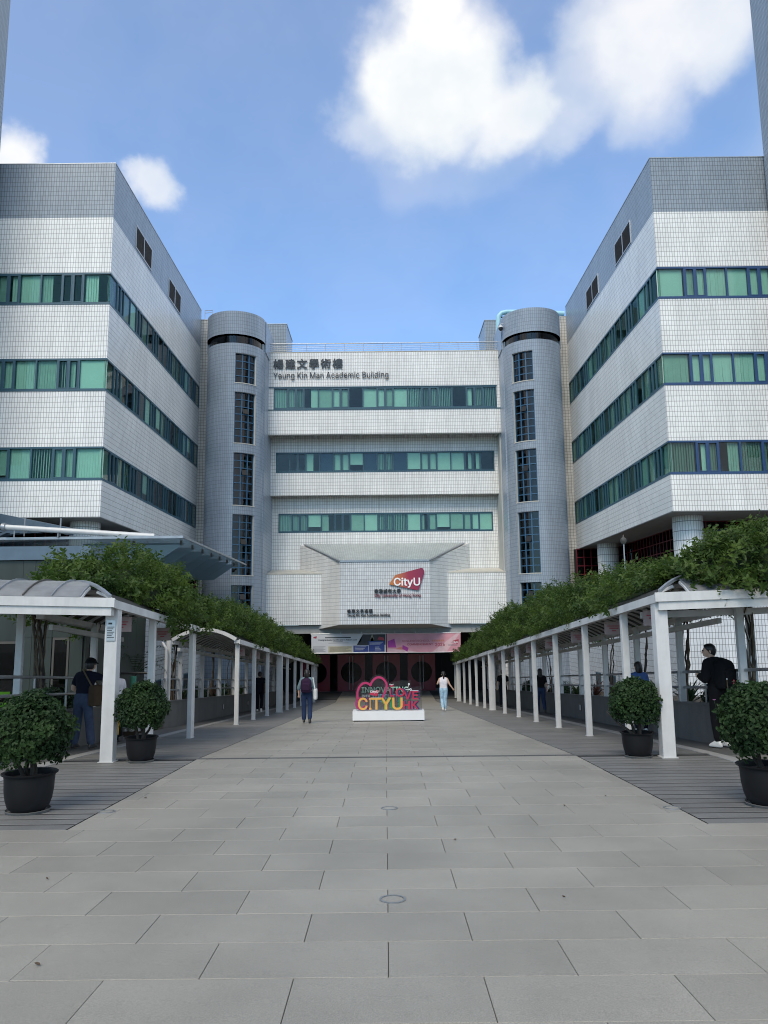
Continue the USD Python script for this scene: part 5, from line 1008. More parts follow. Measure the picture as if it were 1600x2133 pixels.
def creeper(s, label, ya, yb, hf, cx=5.62, rx=1.2, dens=62, seed=1, zoff=0., core=True, group=None, stems=(), along_x=None, lump=.5, hang=-.30):
    """creeper over a canopy: leaf sprigs through a lumpy half tube, with a dark inner mass and climbing stems"""
    rng = np.random.RandomState(seed); t = thing("creeper", label, "creeper", group=group)
    ns = int((yb - ya) * (2.6 + 2.) * dens)
    Y = rng.uniform(ya, yb, ns); ph = rng.uniform(hang, PI + .35, ns); hv = np.array([hf(y) for y in Y])
    q = np.stack([Y * .85, np.cos(ph) * 1.3 + 7, np.sin(ph) * 1.3 + 3], 1); nz = meshkit.fbm(q, 4, seed); nz2 = meshkit.noise(q * 3.1, seed + 9)
    r = (1 - lump * .55) + lump * 1.5 * (nz - .32) + .16 * (nz2 - .5); r *= 1 - .30 * rng.rand(ns) ** 2.2
    endf = np.clip(np.minimum(Y - ya, yb - Y) / .7, 0, 1) ** .5; rr = r * (.35 + .65 * endf)
    x = cx - rx * np.cos(ph) * rr * (1 + .12 * np.sin(Y * 1.7)); zb_ = ztop(Y) + .12 + zoff; z = zb_ + np.where(np.sin(ph) > 0, (hv + .15) * np.sin(ph) * rr, (.7 if hang > -.4 else 1.1) * np.sin(ph) * rr)
    z = np.maximum(z, ztop(Y) - (.32 if hang > -.4 else .62) + .2 * rng.rand(ns)) if along_x is None else z
    # keep leaves above the roof sheets
    qv = np.clip((x - XO) / CH, 0, 1); roofz = ztop(Y) + arch(qv) + .06; inside = (x > XO - .02) & (x < XO + CH); z = np.where(inside & (z < roofz), roofz + .1 * rng.rand(ns), z)
    d = np.stack([-np.cos(ph), rng.normal(0, .3, ns), np.abs(np.sin(ph)) + .45], 1); d /= np.linalg.norm(d, axis=1)[:, None]
    P = np.stack([x * s, Y, z], 1); d[:, 0] *= s
    if along_x: P, d = along_x(P, d)
    sc = rng.uniform(.8, 1.6, ns)
    scatter("foliage", t, CREEP, P, quat_to(d, rng, .55), sc, rng.randint(0, 3, ns))
    # long loose shoots
    nw = int((yb - ya) * 8); b = MB(); LV, LF, k = [], [], 0
    for i in range(nw):
        j = rng.randint(ns)
        if math.sin(ph[j]) < .25 or r[j] < np.median(r): continue
        p = P[j].copy(); dr = d[j] + rng.normal(0, .5, 3); dr[2] = abs(dr[2]) + rng.choice([.3, -.9]); dr /= np.linalg.norm(dr); L = rng.uniform(.18, .5); pts = [p]
        for m in range(5): dr = dr + rng.normal(0, .22, 3) - [0, 0, .1]; dr /= np.linalg.norm(dr); pts.append(pts[-1] + dr * L / 5)
        b.tube(pts, .0035, 4, False)
        for m in range(1, 6):
            for q_ in range(2): v, f = leaf_mesh(rng.uniform(.045, .075), rng.uniform(.022, .034)); R = rotm(rng.normal(0, 1, 3), rng.uniform(0, 6)); LV.append(v @ R.T + pts[m]); LF.append(f + k); k += len(v)
    if LV: sh = part("loose_shoots", (np.vstack(LV), np.vstack(LF)), "leaf_creeper", t); b.build("shoot_stem", "bark_dark", sh); tag(sh, kind="stuff")
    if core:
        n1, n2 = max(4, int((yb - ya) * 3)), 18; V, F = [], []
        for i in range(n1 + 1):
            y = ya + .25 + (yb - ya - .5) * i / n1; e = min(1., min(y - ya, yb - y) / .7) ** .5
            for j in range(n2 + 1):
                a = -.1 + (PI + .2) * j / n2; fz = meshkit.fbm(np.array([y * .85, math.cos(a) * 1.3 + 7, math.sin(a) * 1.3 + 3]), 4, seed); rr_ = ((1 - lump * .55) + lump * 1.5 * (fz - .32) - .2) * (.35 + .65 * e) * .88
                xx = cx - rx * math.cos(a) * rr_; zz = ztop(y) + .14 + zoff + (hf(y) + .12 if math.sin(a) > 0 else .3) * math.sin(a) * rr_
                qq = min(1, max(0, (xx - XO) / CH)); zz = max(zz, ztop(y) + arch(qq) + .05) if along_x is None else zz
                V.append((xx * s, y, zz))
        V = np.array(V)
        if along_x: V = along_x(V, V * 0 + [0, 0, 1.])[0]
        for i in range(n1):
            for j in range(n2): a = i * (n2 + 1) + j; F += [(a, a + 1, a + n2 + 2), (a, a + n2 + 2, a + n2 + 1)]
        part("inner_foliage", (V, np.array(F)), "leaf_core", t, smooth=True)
    for (y, n, lean) in stems:
        x0 = 6.62; z0 = g(G(y)) + .55; z1 = ztop(y) + .25
        for i in range(n):
            a0 = rng.uniform(0, 6.3); tw = rng.uniform(2., 5.); pts = []
            for m in range(15):
                u = m / 14; rad = .05 + .09 * (u ** 2) + .05 * (1 - u) ** 2
                pts.append((s * (x0 + rad * math.cos(a0 + tw * u) + lean * u * .2 + rng.normal(0, .012)), y + .1 + rad * math.sin(a0 + tw * u) + rng.normal(0, .012) + (u > .8) * (u - .8) * rng.uniform(-2, 2), z0 + (z1 - z0) * u))
            b = MB(); b.tube(pts, np.linspace(.03, .014, 15) * rng.uniform(.6, 1.1), 6); b.build("stem", "bark" if i % 3 else "bark_dark", t, smooth=50)
    return t
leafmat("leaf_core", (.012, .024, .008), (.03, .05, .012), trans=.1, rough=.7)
interp = lambda xs, ys: (lambda y: float(np.interp(y, xs, ys)))
# right: one long mass, and the taller one over the arm that leaves the picture
creeper(1, "long mass of green creeper covering the roof of the right walkway", 14.2, 51.5, interp([14.6, 16, 18, 22, 27, 33, 38, 43, 47, 51.5], [.6, .75, .9, 1.2, 1.55, 1.7, 1.6, 1.2, .9, .6]), cx=5.75, rx=1.4, dens=46, seed=21, stems=[(14.2, 9, .2), (17.1, 5, -.2), (20., 4, .1), (22.9, 4, 0), (25.8, 4, .2), (31.7, 3, 0)])
def arm_r(P, d):
    Q = P.copy(); Q[:, 0] = 5.40 + (P[:, 1] - 13.) ; Q[:, 1] = 12.86 + (P[:, 0] - XO) * 1.; Q[:, 2] = P[:, 2] - ztop(P[:, 1]) + ztop(12.9) + .028 * (Q[:, 0] - XO)
    D = d.copy(); D[:, 0], D[:, 1] = d[:, 1], d[:, 0]; return Q, D
creeper(1, "tall clump of green creeper over the near right walkway arm, cut by the frame", 12.75, 18.2, interp([12.75, 13.4, 14.4, 18.2], [.4, .65, .95, 1.1]), cx=5.42, rx=1.36, dens=84, seed=5, along_x=arm_r, zoff=.06)
# left: the tall clump over the near canopy and the long low mass beyond
creeper(-1, "big rounded clump of green creeper over the near left walkway canopy", 14.7, 19.9, interp([14.7, 15.3, 16.2, 17.6, 18.8, 19.7], [.5, .85, 1.15, 1.45, 1.35, .9]), cx=5.85, rx=1.66, dens=80, seed=8, hang=-.55, zoff=.05, stems=[(14.9, 12, .3), (17.4, 5, -.3)])
creeper(-1, "long low mass of green creeper over the far left walkway canopy", 24.0, 51.8, interp([22.9, 24.5, 28, 33, 38, 43, 47, 51.8], [.8, 1.0, 1.25, 1.4, 1.35, 1.0, .8, .6]), cx=5.8, rx=1.35, dens=46, seed=13, stems=[(24.2, 6, 0), (26.9, 6, .2), (29.6, 4, 0), (33.1, 3, 0)])

# ------------------------------------------------------------------ shrubs in black pots
SHRUB = [("leaf", leaf_mesh(.050, .035, .25, .16), "leaf_shrub"), ("leaf", leaf_mesh(.042, .031, .45, .1), "leaf_shrub"), ("leaf", leaf_mesh(.057, .037, .1, .2), "leaf_shrub")]
def potted(x, y, label, R, zc, pr, ph, seed, squash=.95, n=3400):
    rng = np.random.RandomState(seed); t = thing("potted_shrub", label, "potted shrub", (x, y, g(G(y)) + .002), 0)
    s_ = pr; b = MB(); b.lathe([(0, .012), (s_*.60, .012), (s_*.66, .03), (s_*.78, ph*.14), (s_*.87, ph*.32), (s_*.925, ph*.55), (s_*.945, ph*.82), (s_*.965, ph*.92), (s_*1.06, ph*.955), (s_*1.075, ph*.985), (s_*1.04, ph), (s_*.93, ph*.985), (s_*.90, ph*.9), (s_*.88, ph*.8)], n=56); b.build("pot", "pot", t, smooth=50)
    b = MB(); b.lathe([(0, 0), (s_*.80, 0), (s_*.86, .03), (s_*.84, .034), (s_*.78, .008), (0, .008)], n=40); b.build("saucer", "saucer", t, smooth=40)
    b = MB(); b.lathe([(s_*.885, ph*.84), (s_*.5, ph*.87), (0, ph*.88)], n=30); b.build("potting_soil", "soil", t)
    tips = []
    tr = MB()
    for i in range(4):
        a = i * 1.7 + rng.uniform(0, .6); q = np.array([.05 * math.cos(a), .05 * math.sin(a), ph * .84]); pts = [q]; dr = np.array([.25 * math.cos(a), .25 * math.sin(a), 1.])
        for m in range(6): dr = dr + rng.normal(0, .22, 3); dr /= np.linalg.norm(dr); q = q + dr * (zc - ph * .84) / 5.2; pts.append(q)
        tr.tube(pts, np.linspace(.026, .010, 7), 7); tips.append(pts)
    tk = tr.build("trunk", "bark_dark", t, smooth=50)
    br = MB()
    for i in range(60):
        base = tips[rng.randint(4)]; p = np.array(base[rng.randint(3, 7)]); d = rng.normal(0, 1, 3); d /= np.linalg.norm(d); d[2] = abs(d[2]) * .8 - .15; e = np.array([0, 0, zc]) + d * [R*.85, R*.85, R*squash*.85]; mid = (p + e) / 2 + rng.normal(0, .03, 3); br.tube([p, mid, e], [.007, .005, .003], 5, False)
    br.build("twigs", "bark_dark", tk)
    d = rng.normal(0, 1, (n, 3)); d /= np.linalg.norm(d, axis=1)[:, None]; d[:, 2] = np.where(d[:, 2] < -.80, -d[:, 2], d[:, 2])
    nz = meshkit.fbm(d * 2.3 + seed * 3.7, 4, seed); nz2 = meshkit.noise(d * 7 + 9, seed)
    r = (.80 + .62 * (nz - .33) + .16 * (nz2 - .5)) * (1 - .38 * rng.rand(n) ** 1.8)
    keep = rng.rand(n) < np.where(d[:, 2] < -.45, .8, 1.)
    P = np.array([0, 0, zc]) + d * r[:, None] * [R, R, R * squash]; dd = d + [0, 0, .25]; dd /= np.linalg.norm(dd, axis=1)[:, None]
    # leaves lie across the outward direction: their normal (z) points outwards
    scatter("crown", t, SHRUB, P[keep], quat_to(dd[keep], rng, .5), rng.uniform(.75, 1.2, n)[keep], rng.randint(0, 3, keep.sum()))
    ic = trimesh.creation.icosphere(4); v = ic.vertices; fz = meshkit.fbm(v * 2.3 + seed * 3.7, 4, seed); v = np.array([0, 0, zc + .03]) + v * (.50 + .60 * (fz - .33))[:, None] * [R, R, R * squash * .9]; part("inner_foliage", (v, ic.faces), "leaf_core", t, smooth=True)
    return t
pA = at(62, 1690, 8.93); 
potted(-3.98, 8.9, "potted round shrub at the left picture edge, nearest the camera", .47, .42 + .43, .278, .43, 31, .97, 6500)
potted(-4.03, 13.35 - .3, "potted round shrub beside the near left corner post", .47, .42 + .44, .255, .40, 33, .98, 5200)
potted(4.12, 13.02, "potted round shrub in front of the near right corner post", .46, .42 + .44, .26, .40, 37, .98, 5200)
potted(4.22, 8.85, "potted round shrub at the right picture edge, cut by the frame", .50, .42 + .47, .30, .44, 39, 1.0, 7000)
fl = thing("flower", "small pink flower standing up from the left top of the right edge shrub", "flower", tuple(at(1488, 1459, 8.85)))
b = MB()
for i in range(5): v, f = leaf_mesh(.022, .018, .1); R_ = rotm([0, 0, 1], i * 1.257) @ rotm([1, 0, 0], .5); b.add(v @ R_.T, f)
mat("petal", (.45, .16, .36), .6); b.build("petals", "petal", fl); b = MB(); b.tube([(0, 0, 0), (.01, 0, -.06), (.03, .02, -.12)], .003, 5); b.build("stalk", "leaf_palm", fl)

# ------------------------------------------------------------------ planting behind the walls
def strap_plant(x, y, n, L, m, label, seed, up=1.1, group=None, z=None):
    rng = np.random.RandomState(seed); t = thing("strap_leaf_plant", label, "plant", (x, y, g(G(y)) + .6 if z is None else z), 0, group); b = MB()
    for i in range(n):
        a = i * 2.4; el = rng.uniform(.35, 1.35) * up; l = L * rng.uniform(.7, 1.15); w = .035 * rng.uniform(.7, 1.3); p = np.array([0, 0, .05 + .02 * i / n]); V = []; h = np.array([math.cos(a), math.sin(a), 0]); sd = np.array([-h[1], h[0], 0])
        for k in range(6): q = k / 5; ww = w * (1 - q ** 2) * (.5 + q if q < .5 else 1) + .002; V += [p - sd * ww, p + sd * ww]; e2 = el - 1.0 * q * q * 1.1; p = p + (h * math.cos(e2) + np.array([0, 0, math.sin(e2)])) * l / 5
        b.add(V, [(2*k, 2*k+1, 2*k+3, 2*k+2) for k in range(5)])
    b.build("leaves", m, t); b = MB(); b.tube([(0, 0, -.05), (0, 0, .1)], .03, 6); b.build("stem", "bark_dark", t)
def bush(x, y, r, h, m, label, seed, n=500, group=None):
    rng = np.random.RandomState(seed); t = thing("bush", label, "bush", (x, y, g(G(y)) + .55), 0, group); d = rng.normal(0, 1, (n, 3)); d[:, 2] = np.abs(d[:, 2]); d /= np.linalg.norm(d, axis=1)[:, None]; rr = rng.uniform(.5, 1, n) * (.75 + .5 * (meshkit.fbm(d * 2 + seed, 3, seed) - .3))
    scatter("foliage", t, [("leaf_sprig", sprig(np.random.RandomState(seed), 7, .11, .05, .18), m)], d * rr[:, None] * [r, r, h], quat_to(d, rng, .4), rng.uniform(.7, 1.2, n), np.zeros(n)); b = MB(); b.tube([(0, 0, -.05), (.02, 0, h * .6)], .02, 6); b.build("stem", "bark_dark", t)
PL = [(1, 13.4, "s", "leaf_strap"), (1, 15.4, "b", "leaf_palm"), (1, 16.3, "b", "leaf_palm"), (1, 18.2, "s", "leaf_palm"), (1, 19.6, "s", "leaf_palm"), (1, 21.2, "s", "leaf_strap"), (1, 22.3, "s", "leaf_strap"), (1, 24.4, "s", "leaf_red"), (1, 26.7, "s", "leaf_red"), (1, 29., "s", "leaf_strap"), (1, 32., "b", "leaf_palm"), (1, 35., "s", "leaf_red"), (1, 38.5, "b", "leaf_palm"),
      (-1, 12.6, "s", "leaf_red"), (-1, 13.6, "s", "leaf_red"), (-1, 16.4, "b", "leaf_palm"), (-1, 17.6, "s", "leaf_palm"), (-1, 23.3, "b", "leaf_palm"), (-1, 24.6, "s", "leaf_red"), (-1, 25.7, "s", "leaf_red"), (-1, 27.5, "s", "leaf_strap"), (-1, 29.3, "b", "leaf_palm"), (-1, 31.4, "s", "leaf_red"), (-1, 34., "b", "leaf_palm"), (-1, 37., "s", "leaf_strap")]
od = ["first", "second", "third", "fourth", "fifth", "sixth", "seventh", "eighth", "ninth", "tenth"]; cnt = {}
for i, (s, y, kind, m) in enumerate(PL):
    side = "right" if s > 0 else "left"; key = (s, kind, m); cnt[key] = cnt.get(key, 0) + 1
    col = {"leaf_strap": "light green", "leaf_palm": "dark green", "leaf_red": "reddish"}[m]; w = "strap leaved plant" if kind == "s" else "leafy bush"
    lab = f"{col} {w}, {od[cnt[key]-1]} such from the camera, behind the {side} planter wall"
    if kind == "s": strap_plant(s * (6.98 + .15 * math.sin(i)), y, 38, .72, m, lab, 50 + i, 1.0, "plants in the beds behind the walls")
    else: bush(s * 7.1, y, .55, .6, m, lab, 50 + i, 420, "plants in the beds behind the walls")
def palm(x, y, z, h, label, seed):
    rng = np.random.RandomState(seed); t = thing("palm", label, "palm", (x, y, z)); b = MB(); b.tube([(0, 0, 0), (.03, 0, h * .55)], [.05, .035], 7); b.build("trunk", "bark_dark", t)
    for i in range(13):
        a = i * 2.4; el = rng.uniform(.5, 1.35); p = np.array([.03, 0, h * .5]); hh = np.array([math.cos(a), math.sin(a), 0]); sd = np.array([-hh[1], hh[0], 0]); l = h * rng.uniform(.5, .68); b = MB(); pts = [p]
        for k in range(14):
            q = k / 13; e2 = el - 1.3 * q * q; d = hh * math.cos(e2) + np.array([0, 0, math.sin(e2)]); p = p + d * l / 14; pts.append(p)
            if k > 1:
                for q2 in (-1, 1): ll = .26 * math.sin(PI * (q * .8 + .15)); tip = p + sd * q2 * ll * .8 + d * ll * .5 - np.array([0, 0, .08]); w = d * .014; b.add([p - w, p + w, tip], [(0, 1, 2)])
        b.tube(pts, np.linspace(.008, .003, 15), 5, False); b.build("frond", "leaf_palm", t)
p0 = at(275, 1440, 23.6); palm(p0[0], 23.6, g(G(23.6)) + .2, 2.5, "dark green palm standing before the pale tiled wall behind the gap, left", 5)
p0 = at(212, 1440, 21.8); palm(p0[0] - .3, 21.8, g(G(21.8)) + .3, 2.3, "second dark palm half hidden behind the near left corner post", 6)

# ------------------------------------------------------------------ people
def sph(p, r, n=16): return m3.Manifold.sphere(r, n).translate([float(q) for q in p])
def bone(a, ra, b, rb): return m3.Manifold.batch_hull([sph(a, ra), sph(b, rb)])
def hull(*ps): return m3.Manifold.batch_hull([sph(p, r) for p, r in ps])
def fuse(L, edge=.028, it=10):
    m = m3.Manifold.batch_boolean(L, m3.OpType.Add).refine_to_length(edge); q = m.to_mesh(); tm = trimesh.Trimesh(q.vert_properties[:, :3], q.tri_verts, process=True)
    trimesh.smoothing.filter_taubin(tm, .5, -.52, it); return tm
def cloth(name, c, rough=.85, var=.16): mat(name, c, rough, var=var, scale=9., spec=.15, bump=.6, bscale=16.)
cloth("c_black", (.006, .006, .007)); cloth("c_navy", (.006, .007, .015)); cloth("c_denim", (.038, .052, .085), var=.3); cloth("c_denim_dark", (.018, .032, .075), var=.3); cloth("c_teal_grey", (.12, .18, .20)); cloth("c_white", (.62, .60, .63)); cloth("c_light_blue", (.30, .44, .54), var=.35); cloth("c_purple", (.026, .011, .032)); cloth("c_blue", (.055, .11, .28)); cloth("c_brown", (.055, .036, .022)); cloth("c_strap", (.10, .075, .045)); cloth("c_tote", (.50, .50, .49)); cloth("c_grey", (.10, .10, .10)); mat("shoe_black", (.012, .012, .013), .5); mat("shoe_white", (.6, .6, .58), .5); mat("shoe_brown", (.10, .07, .05), .6); mat("keyring_red", (.35, .02, .04), .5)

def person(x, y, rz, label, H=1.70, top="c_black", pants="c_navy", shoes="shoe_black", hair="short", sleeve="short", arms=None, legs=None, lean=0., headfwd=0., female=False, jacket=False, hand_open=True, cap=False, wide=0., headturn=0., hairmat="hair"):
    k = H / 1.70; t = thing("person", label, "person", (x, y, g(G(y)) + .006), rz)
    sw = .165 if female else .19; hw = .095
    J = dict(pel=(0, 0, .95), wai=(0, .0, 1.10), che=(0, -.005, 1.28), nck=(0, -.01, 1.45), hd=(0, .02, 1.59))
    for s, n in ((-1, "L"), (1, "R")):
        J["sh" + n] = (s * sw, -.005, 1.395); J["hp" + n] = (s * hw, 0, .91); J["kn" + n] = (s * .10, .025, .49); J["an" + n] = (s * .105, -.02, .085)
        J["el" + n] = (s * (sw + .055), -.03, 1.11); J["wr" + n] = (s * (sw + .065), .06, .87)
    for d in (arms, legs):
        for q, v in (d or {}).items(): J[q] = v
    ln = lambda p: (p[0], p[1] + lean * max(0, p[2] - .95) ** 1.3 if not isinstance(p, str) else p, p[2] - abs(lean) * .12 * max(0, p[2] - .95))
    J = {q: np.array(ln(v)) * k for q, v in J.items()}
    hd = J["hd"] + np.array([0, headfwd, -abs(headfwd) * .25]); nck = J["nck"]
    def dirn(a, b): v = b - a; return v / np.linalg.norm(v)
    S = []
    S += [hull((J["pel"] + (-.08*k, 0, 0), .095*k), (J["pel"] + (.08*k, 0, 0), .095*k), (J["wai"] + (-.06*k, 0, 0), .085*k), (J["wai"] + (.06*k, 0, 0), .085*k)),
          hull((J["wai"] + (-.06*k, 0, 0), .085*k), (J["wai"] + (.06*k, 0, 0), .085*k), (J["che"] + (-.09*k, 0, 0), .098*k), (J["che"] + (.09*k, 0, 0), .098*k)),
          hull((J["che"] + (-.09*k, 0, 0), .096*k), (J["che"] + (.09*k, 0, 0), .096*k), (J["shL"], .05*k), (J["shR"], .05*k), (nck + (0, 0, -.03*k), .055*k)), bone(nck + (0, 0, -.05*k), .055*k, hd + (0, -.02*k, -.05*k), .05*k)]
    hz = rotm([0, 0, 1], headturn); H_ = lambda o: hd + hz @ (np.array(o) * k)
    S += [hull((H_((0, -.015, .035)), .088*k), (H_((0, .03, .02)), .078*k), (H_((0, .055, -.065)), .042*k)), bone(H_((0, .098, -.005)), .012*k, H_((0, .115, -.028)), .014*k), hull((H_((0, .085, -.062)), .02*k), (H_((0, .09, -.058)), .014*k))]
    for s in (-1, 1): S += [hull((H_((s*.088, -.005, .01)), .014*k), (H_((s*.088, -.012, -.02)), .012*k))]
    for n, s in (("L", -1), ("R", 1)):
        S += [bone(J["sh" + n], .052*k, J["el" + n], .040*k), bone(J["el" + n], .040*k, J["wr" + n], .027*k)]
        S += [bone(J["hp" + n], .085*k, J["kn" + n], .058*k), bone(J["kn" + n], .056*k, J["an" + n], .038*k), hull((J["an" + n] + (0, -.03*k, -.05*k), .03*k), (J["an" + n] + (s*.01*k, .15*k, -.06*k), .025*k))]
        d = dirn(J["el" + n], J["wr" + n]); w = J["wr" + n]; side = np.cross(d, [0, 1, 0.01]); side /= np.linalg.norm(side); nr = np.cross(side, d)
        palm_ = w + d * .07 * k; S.append(hull((w + d*.015*k, .024*k), (palm_ + side*.028*k, .014*k), (palm_ - side*.028*k, .014*k)))
    body = fuse(S, .026 * k, 8)
    fing = []
    for n, s in (("L", -1), ("R", 1)):                              # five separate, slightly curled fingers on each hand
        d = dirn(J["el" + n], J["wr" + n]); w = J["wr" + n]; side = np.cross(d, [0, 1, 0.01]); side /= np.linalg.norm(side); nr = np.cross(side, d); nr = nr if nr[1] > 0 else -nr
        for i, l in enumerate((.066, .075, .070, .055)):
            b0 = w + d*.068*k + side*(.03 - .02*i)*k; b1 = b0 + (d*.8 + nr*.25)*l*.5*k; b2 = b1 + (d*.6 + nr*.65)*l*.5*k; fing += [bone(b0, .0095*k, b1, .0085*k), bone(b1, .0085*k, b2, .007*k)]
        b0 = w + d*.025*k + nr*.018*k; b1 = b0 + (d*.6 + nr*.6)*.035*k; b2 = b1 + (d*.9 + nr*.2)*.03*k; fing += [bone(b0, .012*k, b1, .0105*k), bone(b1, .0105*k, b2, .008*k)]
    fg = m3.Manifold.batch_boolean(fing, m3.OpType.Add).to_mesh(); fm = trimesh.Trimesh(fg.vert_properties[:, :3], fg.tri_verts)
    bd = part("body", trimesh.util.concatenate([body, fm]), "skin", t, smooth=True)
    for s in (-1, 1): e = trimesh.creation.icosphere(2, .0115*k); e.apply_translation(H_((s*.034, .098, .012))); part("eye", e, "kiosk_dark", bd)
    # trousers
    P = [hull((J["pel"] + (-.085*k, 0, .06*k), .095*k), (J["pel"] + (.085*k, 0, .06*k), .095*k), (J["hpL"] + (-.0*k, -.02*k, -.02*k), .098*k), (J["hpR"] + (0, -.02*k, -.02*k), .098*k))]
    for n in "LR":
        cuff = J["an" + n] * .88 + J["kn" + n] * .12
        P += [bone(J["hp" + n] + (0, -.01*k, 0), .100*k, J["kn" + n], (.074 + wide*.5)*k), bone(J["kn" + n], (.073 + wide*.5)*k, cuff, (.062 + wide)*k)]
    part("trousers", fuse(P, .03*k, 7), pants, t, smooth=True)
    for n, s in (("L", -1), ("R", 1)):
        a = J["an" + n]; up = np.array([0, 0, -a[2] + .04*k]) if a[2] < .13*k else np.array([0, 0, -.045*k])
        m = fuse([hull((a + up + (0, -.045*k, .0), .036*k), (a + up + (s*.008*k, .10*k, -.004*k), .036*k), (a + up + (s*.008*k, .155*k, -.012*k), .026*k), (a + (0, -.005, .02*k), .042*k))], .025*k, 3)
        v = np.array(m.vertices); v[:, 2] = np.maximum(v[:, 2], min(v[:, 2].min() + .012, 9)); part("shoe", (v, m.faces), shoes, t, smooth=True)
    # top
    e = .028 if jacket else .013; low = J["pel"][2] - (.10*k if jacket else .02*k); lw = np.array([0, 0, low])
    T = [hull((lw + (-.085*k, J["pel"][1], 0), (.085+e)*k), (lw + (.085*k, J["pel"][1], 0), (.085+e)*k), (J["wai"] + (-.065*k, 0, 0), (.085+e)*k), (J["wai"] + (.065*k, 0, 0), (.085+e)*k)),
         hull((J["wai"] + (-.065*k, 0, 0), (.085+e)*k), (J["wai"] + (.065*k, 0, 0), (.085+e)*k), (J["che"] + (-.09*k, 0, 0), (.098+e)*k), (J["che"] + (.09*k, 0, 0), (.098+e)*k)),
         hull((J["che"] + (-.09*k, 0, 0), (.096+e)*k), (J["che"] + (.09*k, 0, 0), (.096+e)*k), (J["shL"] * (1 if sleeve != "none" else [.8, 1, 1]), (.05+e*.9)*k), (J["shR"] * (1 if sleeve != "none" else [.8, 1, 1]), (.05+e*.9)*k), (nck + (0, -.005*k, -.015*k), (.055+e*.5)*k))]
    for n in "LR":
        if sleeve == "none": continue
        a, b_, c_ = J["sh" + n], J["el" + n], J["wr" + n]
        if sleeve == "short": q = a + (b_ - a) * .62; T.append(bone(a, (.056+e)*k, q, (.054+e)*k))
        elif sleeve == "half": q = b_ + (c_ - b_) * .08; T += [bone(a, (.056+e)*k, q, (.056+e)*k)]
        else: q = b_ + (c_ - b_) * .93; T += [bone(a, (.056+e)*k, b_, (.05+e)*k), bone(b_, (.05+e)*k, q, (.036+e)*k)]
    part("jacket" if jacket else "shirt", fuse(T, .03*k, 8), top, t, smooth=True)
    # hair or cap
    hb = [hull((H_((0, -.02, .045)), .099*k), (H_((0, .02, .04)), .09*k), (H_((0, -.035, -.01)), .085*k))]
    hair_m = hb[0].trim_by_plane([float(q) for q in hz @ np.array([0, -.86, .5])], float((hz @ np.array([0, -.86, .5])) @ H_((0, .055, .045))))
    if hair in ("long", "bob"): hair_m = hair_m + hull((H_((0, -.04, 0)), .09*k), (H_((-.04, -.055, -.12 if hair == "bob" else -.2)), .05*k), (H_((.04, -.055, -.12 if hair == "bob" else -.2)), .05*k)).trim_by_plane([0., -1., 0.], float(-H_((0, .0, 0))[1]))
    if hair == "ponytail": hair_m = hair_m + hull((H_((0, -.11, .0)), .03*k), (H_((0.005, -.125, -.06)), .042*k), (H_((.0, -.10, -.19)), .02*k))
    q = hair_m.refine_to_length(.03*k).to_mesh(); hm = trimesh.Trimesh(q.vert_properties[:, :3], q.tri_verts, process=True); trimesh.smoothing.filter_taubin(hm, .5, -.52, 3)
    vn = meshkit.noise(np.array(hm.vertices) * 40, 3) - .5; hm.vertices = np.array(hm.vertices) + (np.array(hm.vertices) - hd) * (vn * .10)[:, None]; part("hair", hm, hairmat, t, smooth=True)
    if cap:
        cm = hull((H_((0, -.02, .06)), .102*k), (H_((0, .02, .055)), .094*k)).trim_by_plane([0., 0., 1.], float(H_((0, 0, .045))[2])); br = hull((H_((-.05, .09, .05)), .012*k), (H_((.05, .09, .05)), .012*k), (H_((-.03, .17, .035)), .01*k), (H_((.03, .17, .035)), .01*k)); q = (cm + br).refine_to_length(.03*k).to_mesh(); part("cap", (q.vert_properties[:, :3], q.tri_verts), "c_black", t, smooth=50)
    return t, J, k
def world(t, p):
    M = np.array(UsdGeom.Xformable(t).ComputeLocalToWorldTransform(Usd.TimeCode.Default())); return (np.r_[np.asarray(p, float), 1] @ M)[:3]
def rotate_z(x, y, a): return x * math.cos(a) - y * math.sin(a), x * math.sin(a) + y * math.cos(a)
def backpack(pt, J, k, rz, label, m, size=(.15, .085, .24), straps=True, off=-.16):
    o = world(pt, (0, 0, 0)); t = thing("backpack", label, "backpack", tuple(o), rz); c = J["che"] + np.array([0, off * k - .005, -.06 * k]); w, d, h = size
    L = [hull(*[((c + np.array([sx_ * (w - .05), sy * (d - .045), sz_ * (h - .06)]) * k), .05 * k) for sx_ in (-1, 1) for sy in (-1, 1) for sz_ in (-1, .75)], (c + np.array([0, .02, h - .05]) * k, .055 * k))]
    part("bag_body", fuse(L, .03, 6), m, t, smooth=True)
    part("front_pocket", fuse([hull(*[(c + np.array([sx_ * (w - .07), -d - .005, -.05 + sz_ * (h * .36)]) * k, .035 * k) for sx_ in (-1, 1) for sz_ in (-1, 1)])], .03, 4), m, t, smooth=True)
    for s in (-1, 1):
        n = "L" if s < 0 else "R"; a = c + np.array([s * .07, d * .6, h * .72]) * k; tp = np.array([J["sh" + n][0] * .62, J["sh" + n][1] + .0, J["sh" + n][2] + .058 * k]); f = np.array([J["sh" + n][0] * .68, J["che"][1] + .115 * k, J["che"][2] + .02]); e = c + np.array([s * (w - .01), d * .8, -h * .6]) * k; b = MB()
        for p, q in ((a, tp), (tp, f), (f, e)): b.beam(p, q, .045 * k, .014 * k, up=(0, 1, .3))
        b.build("strap", m, t)
    return t, c

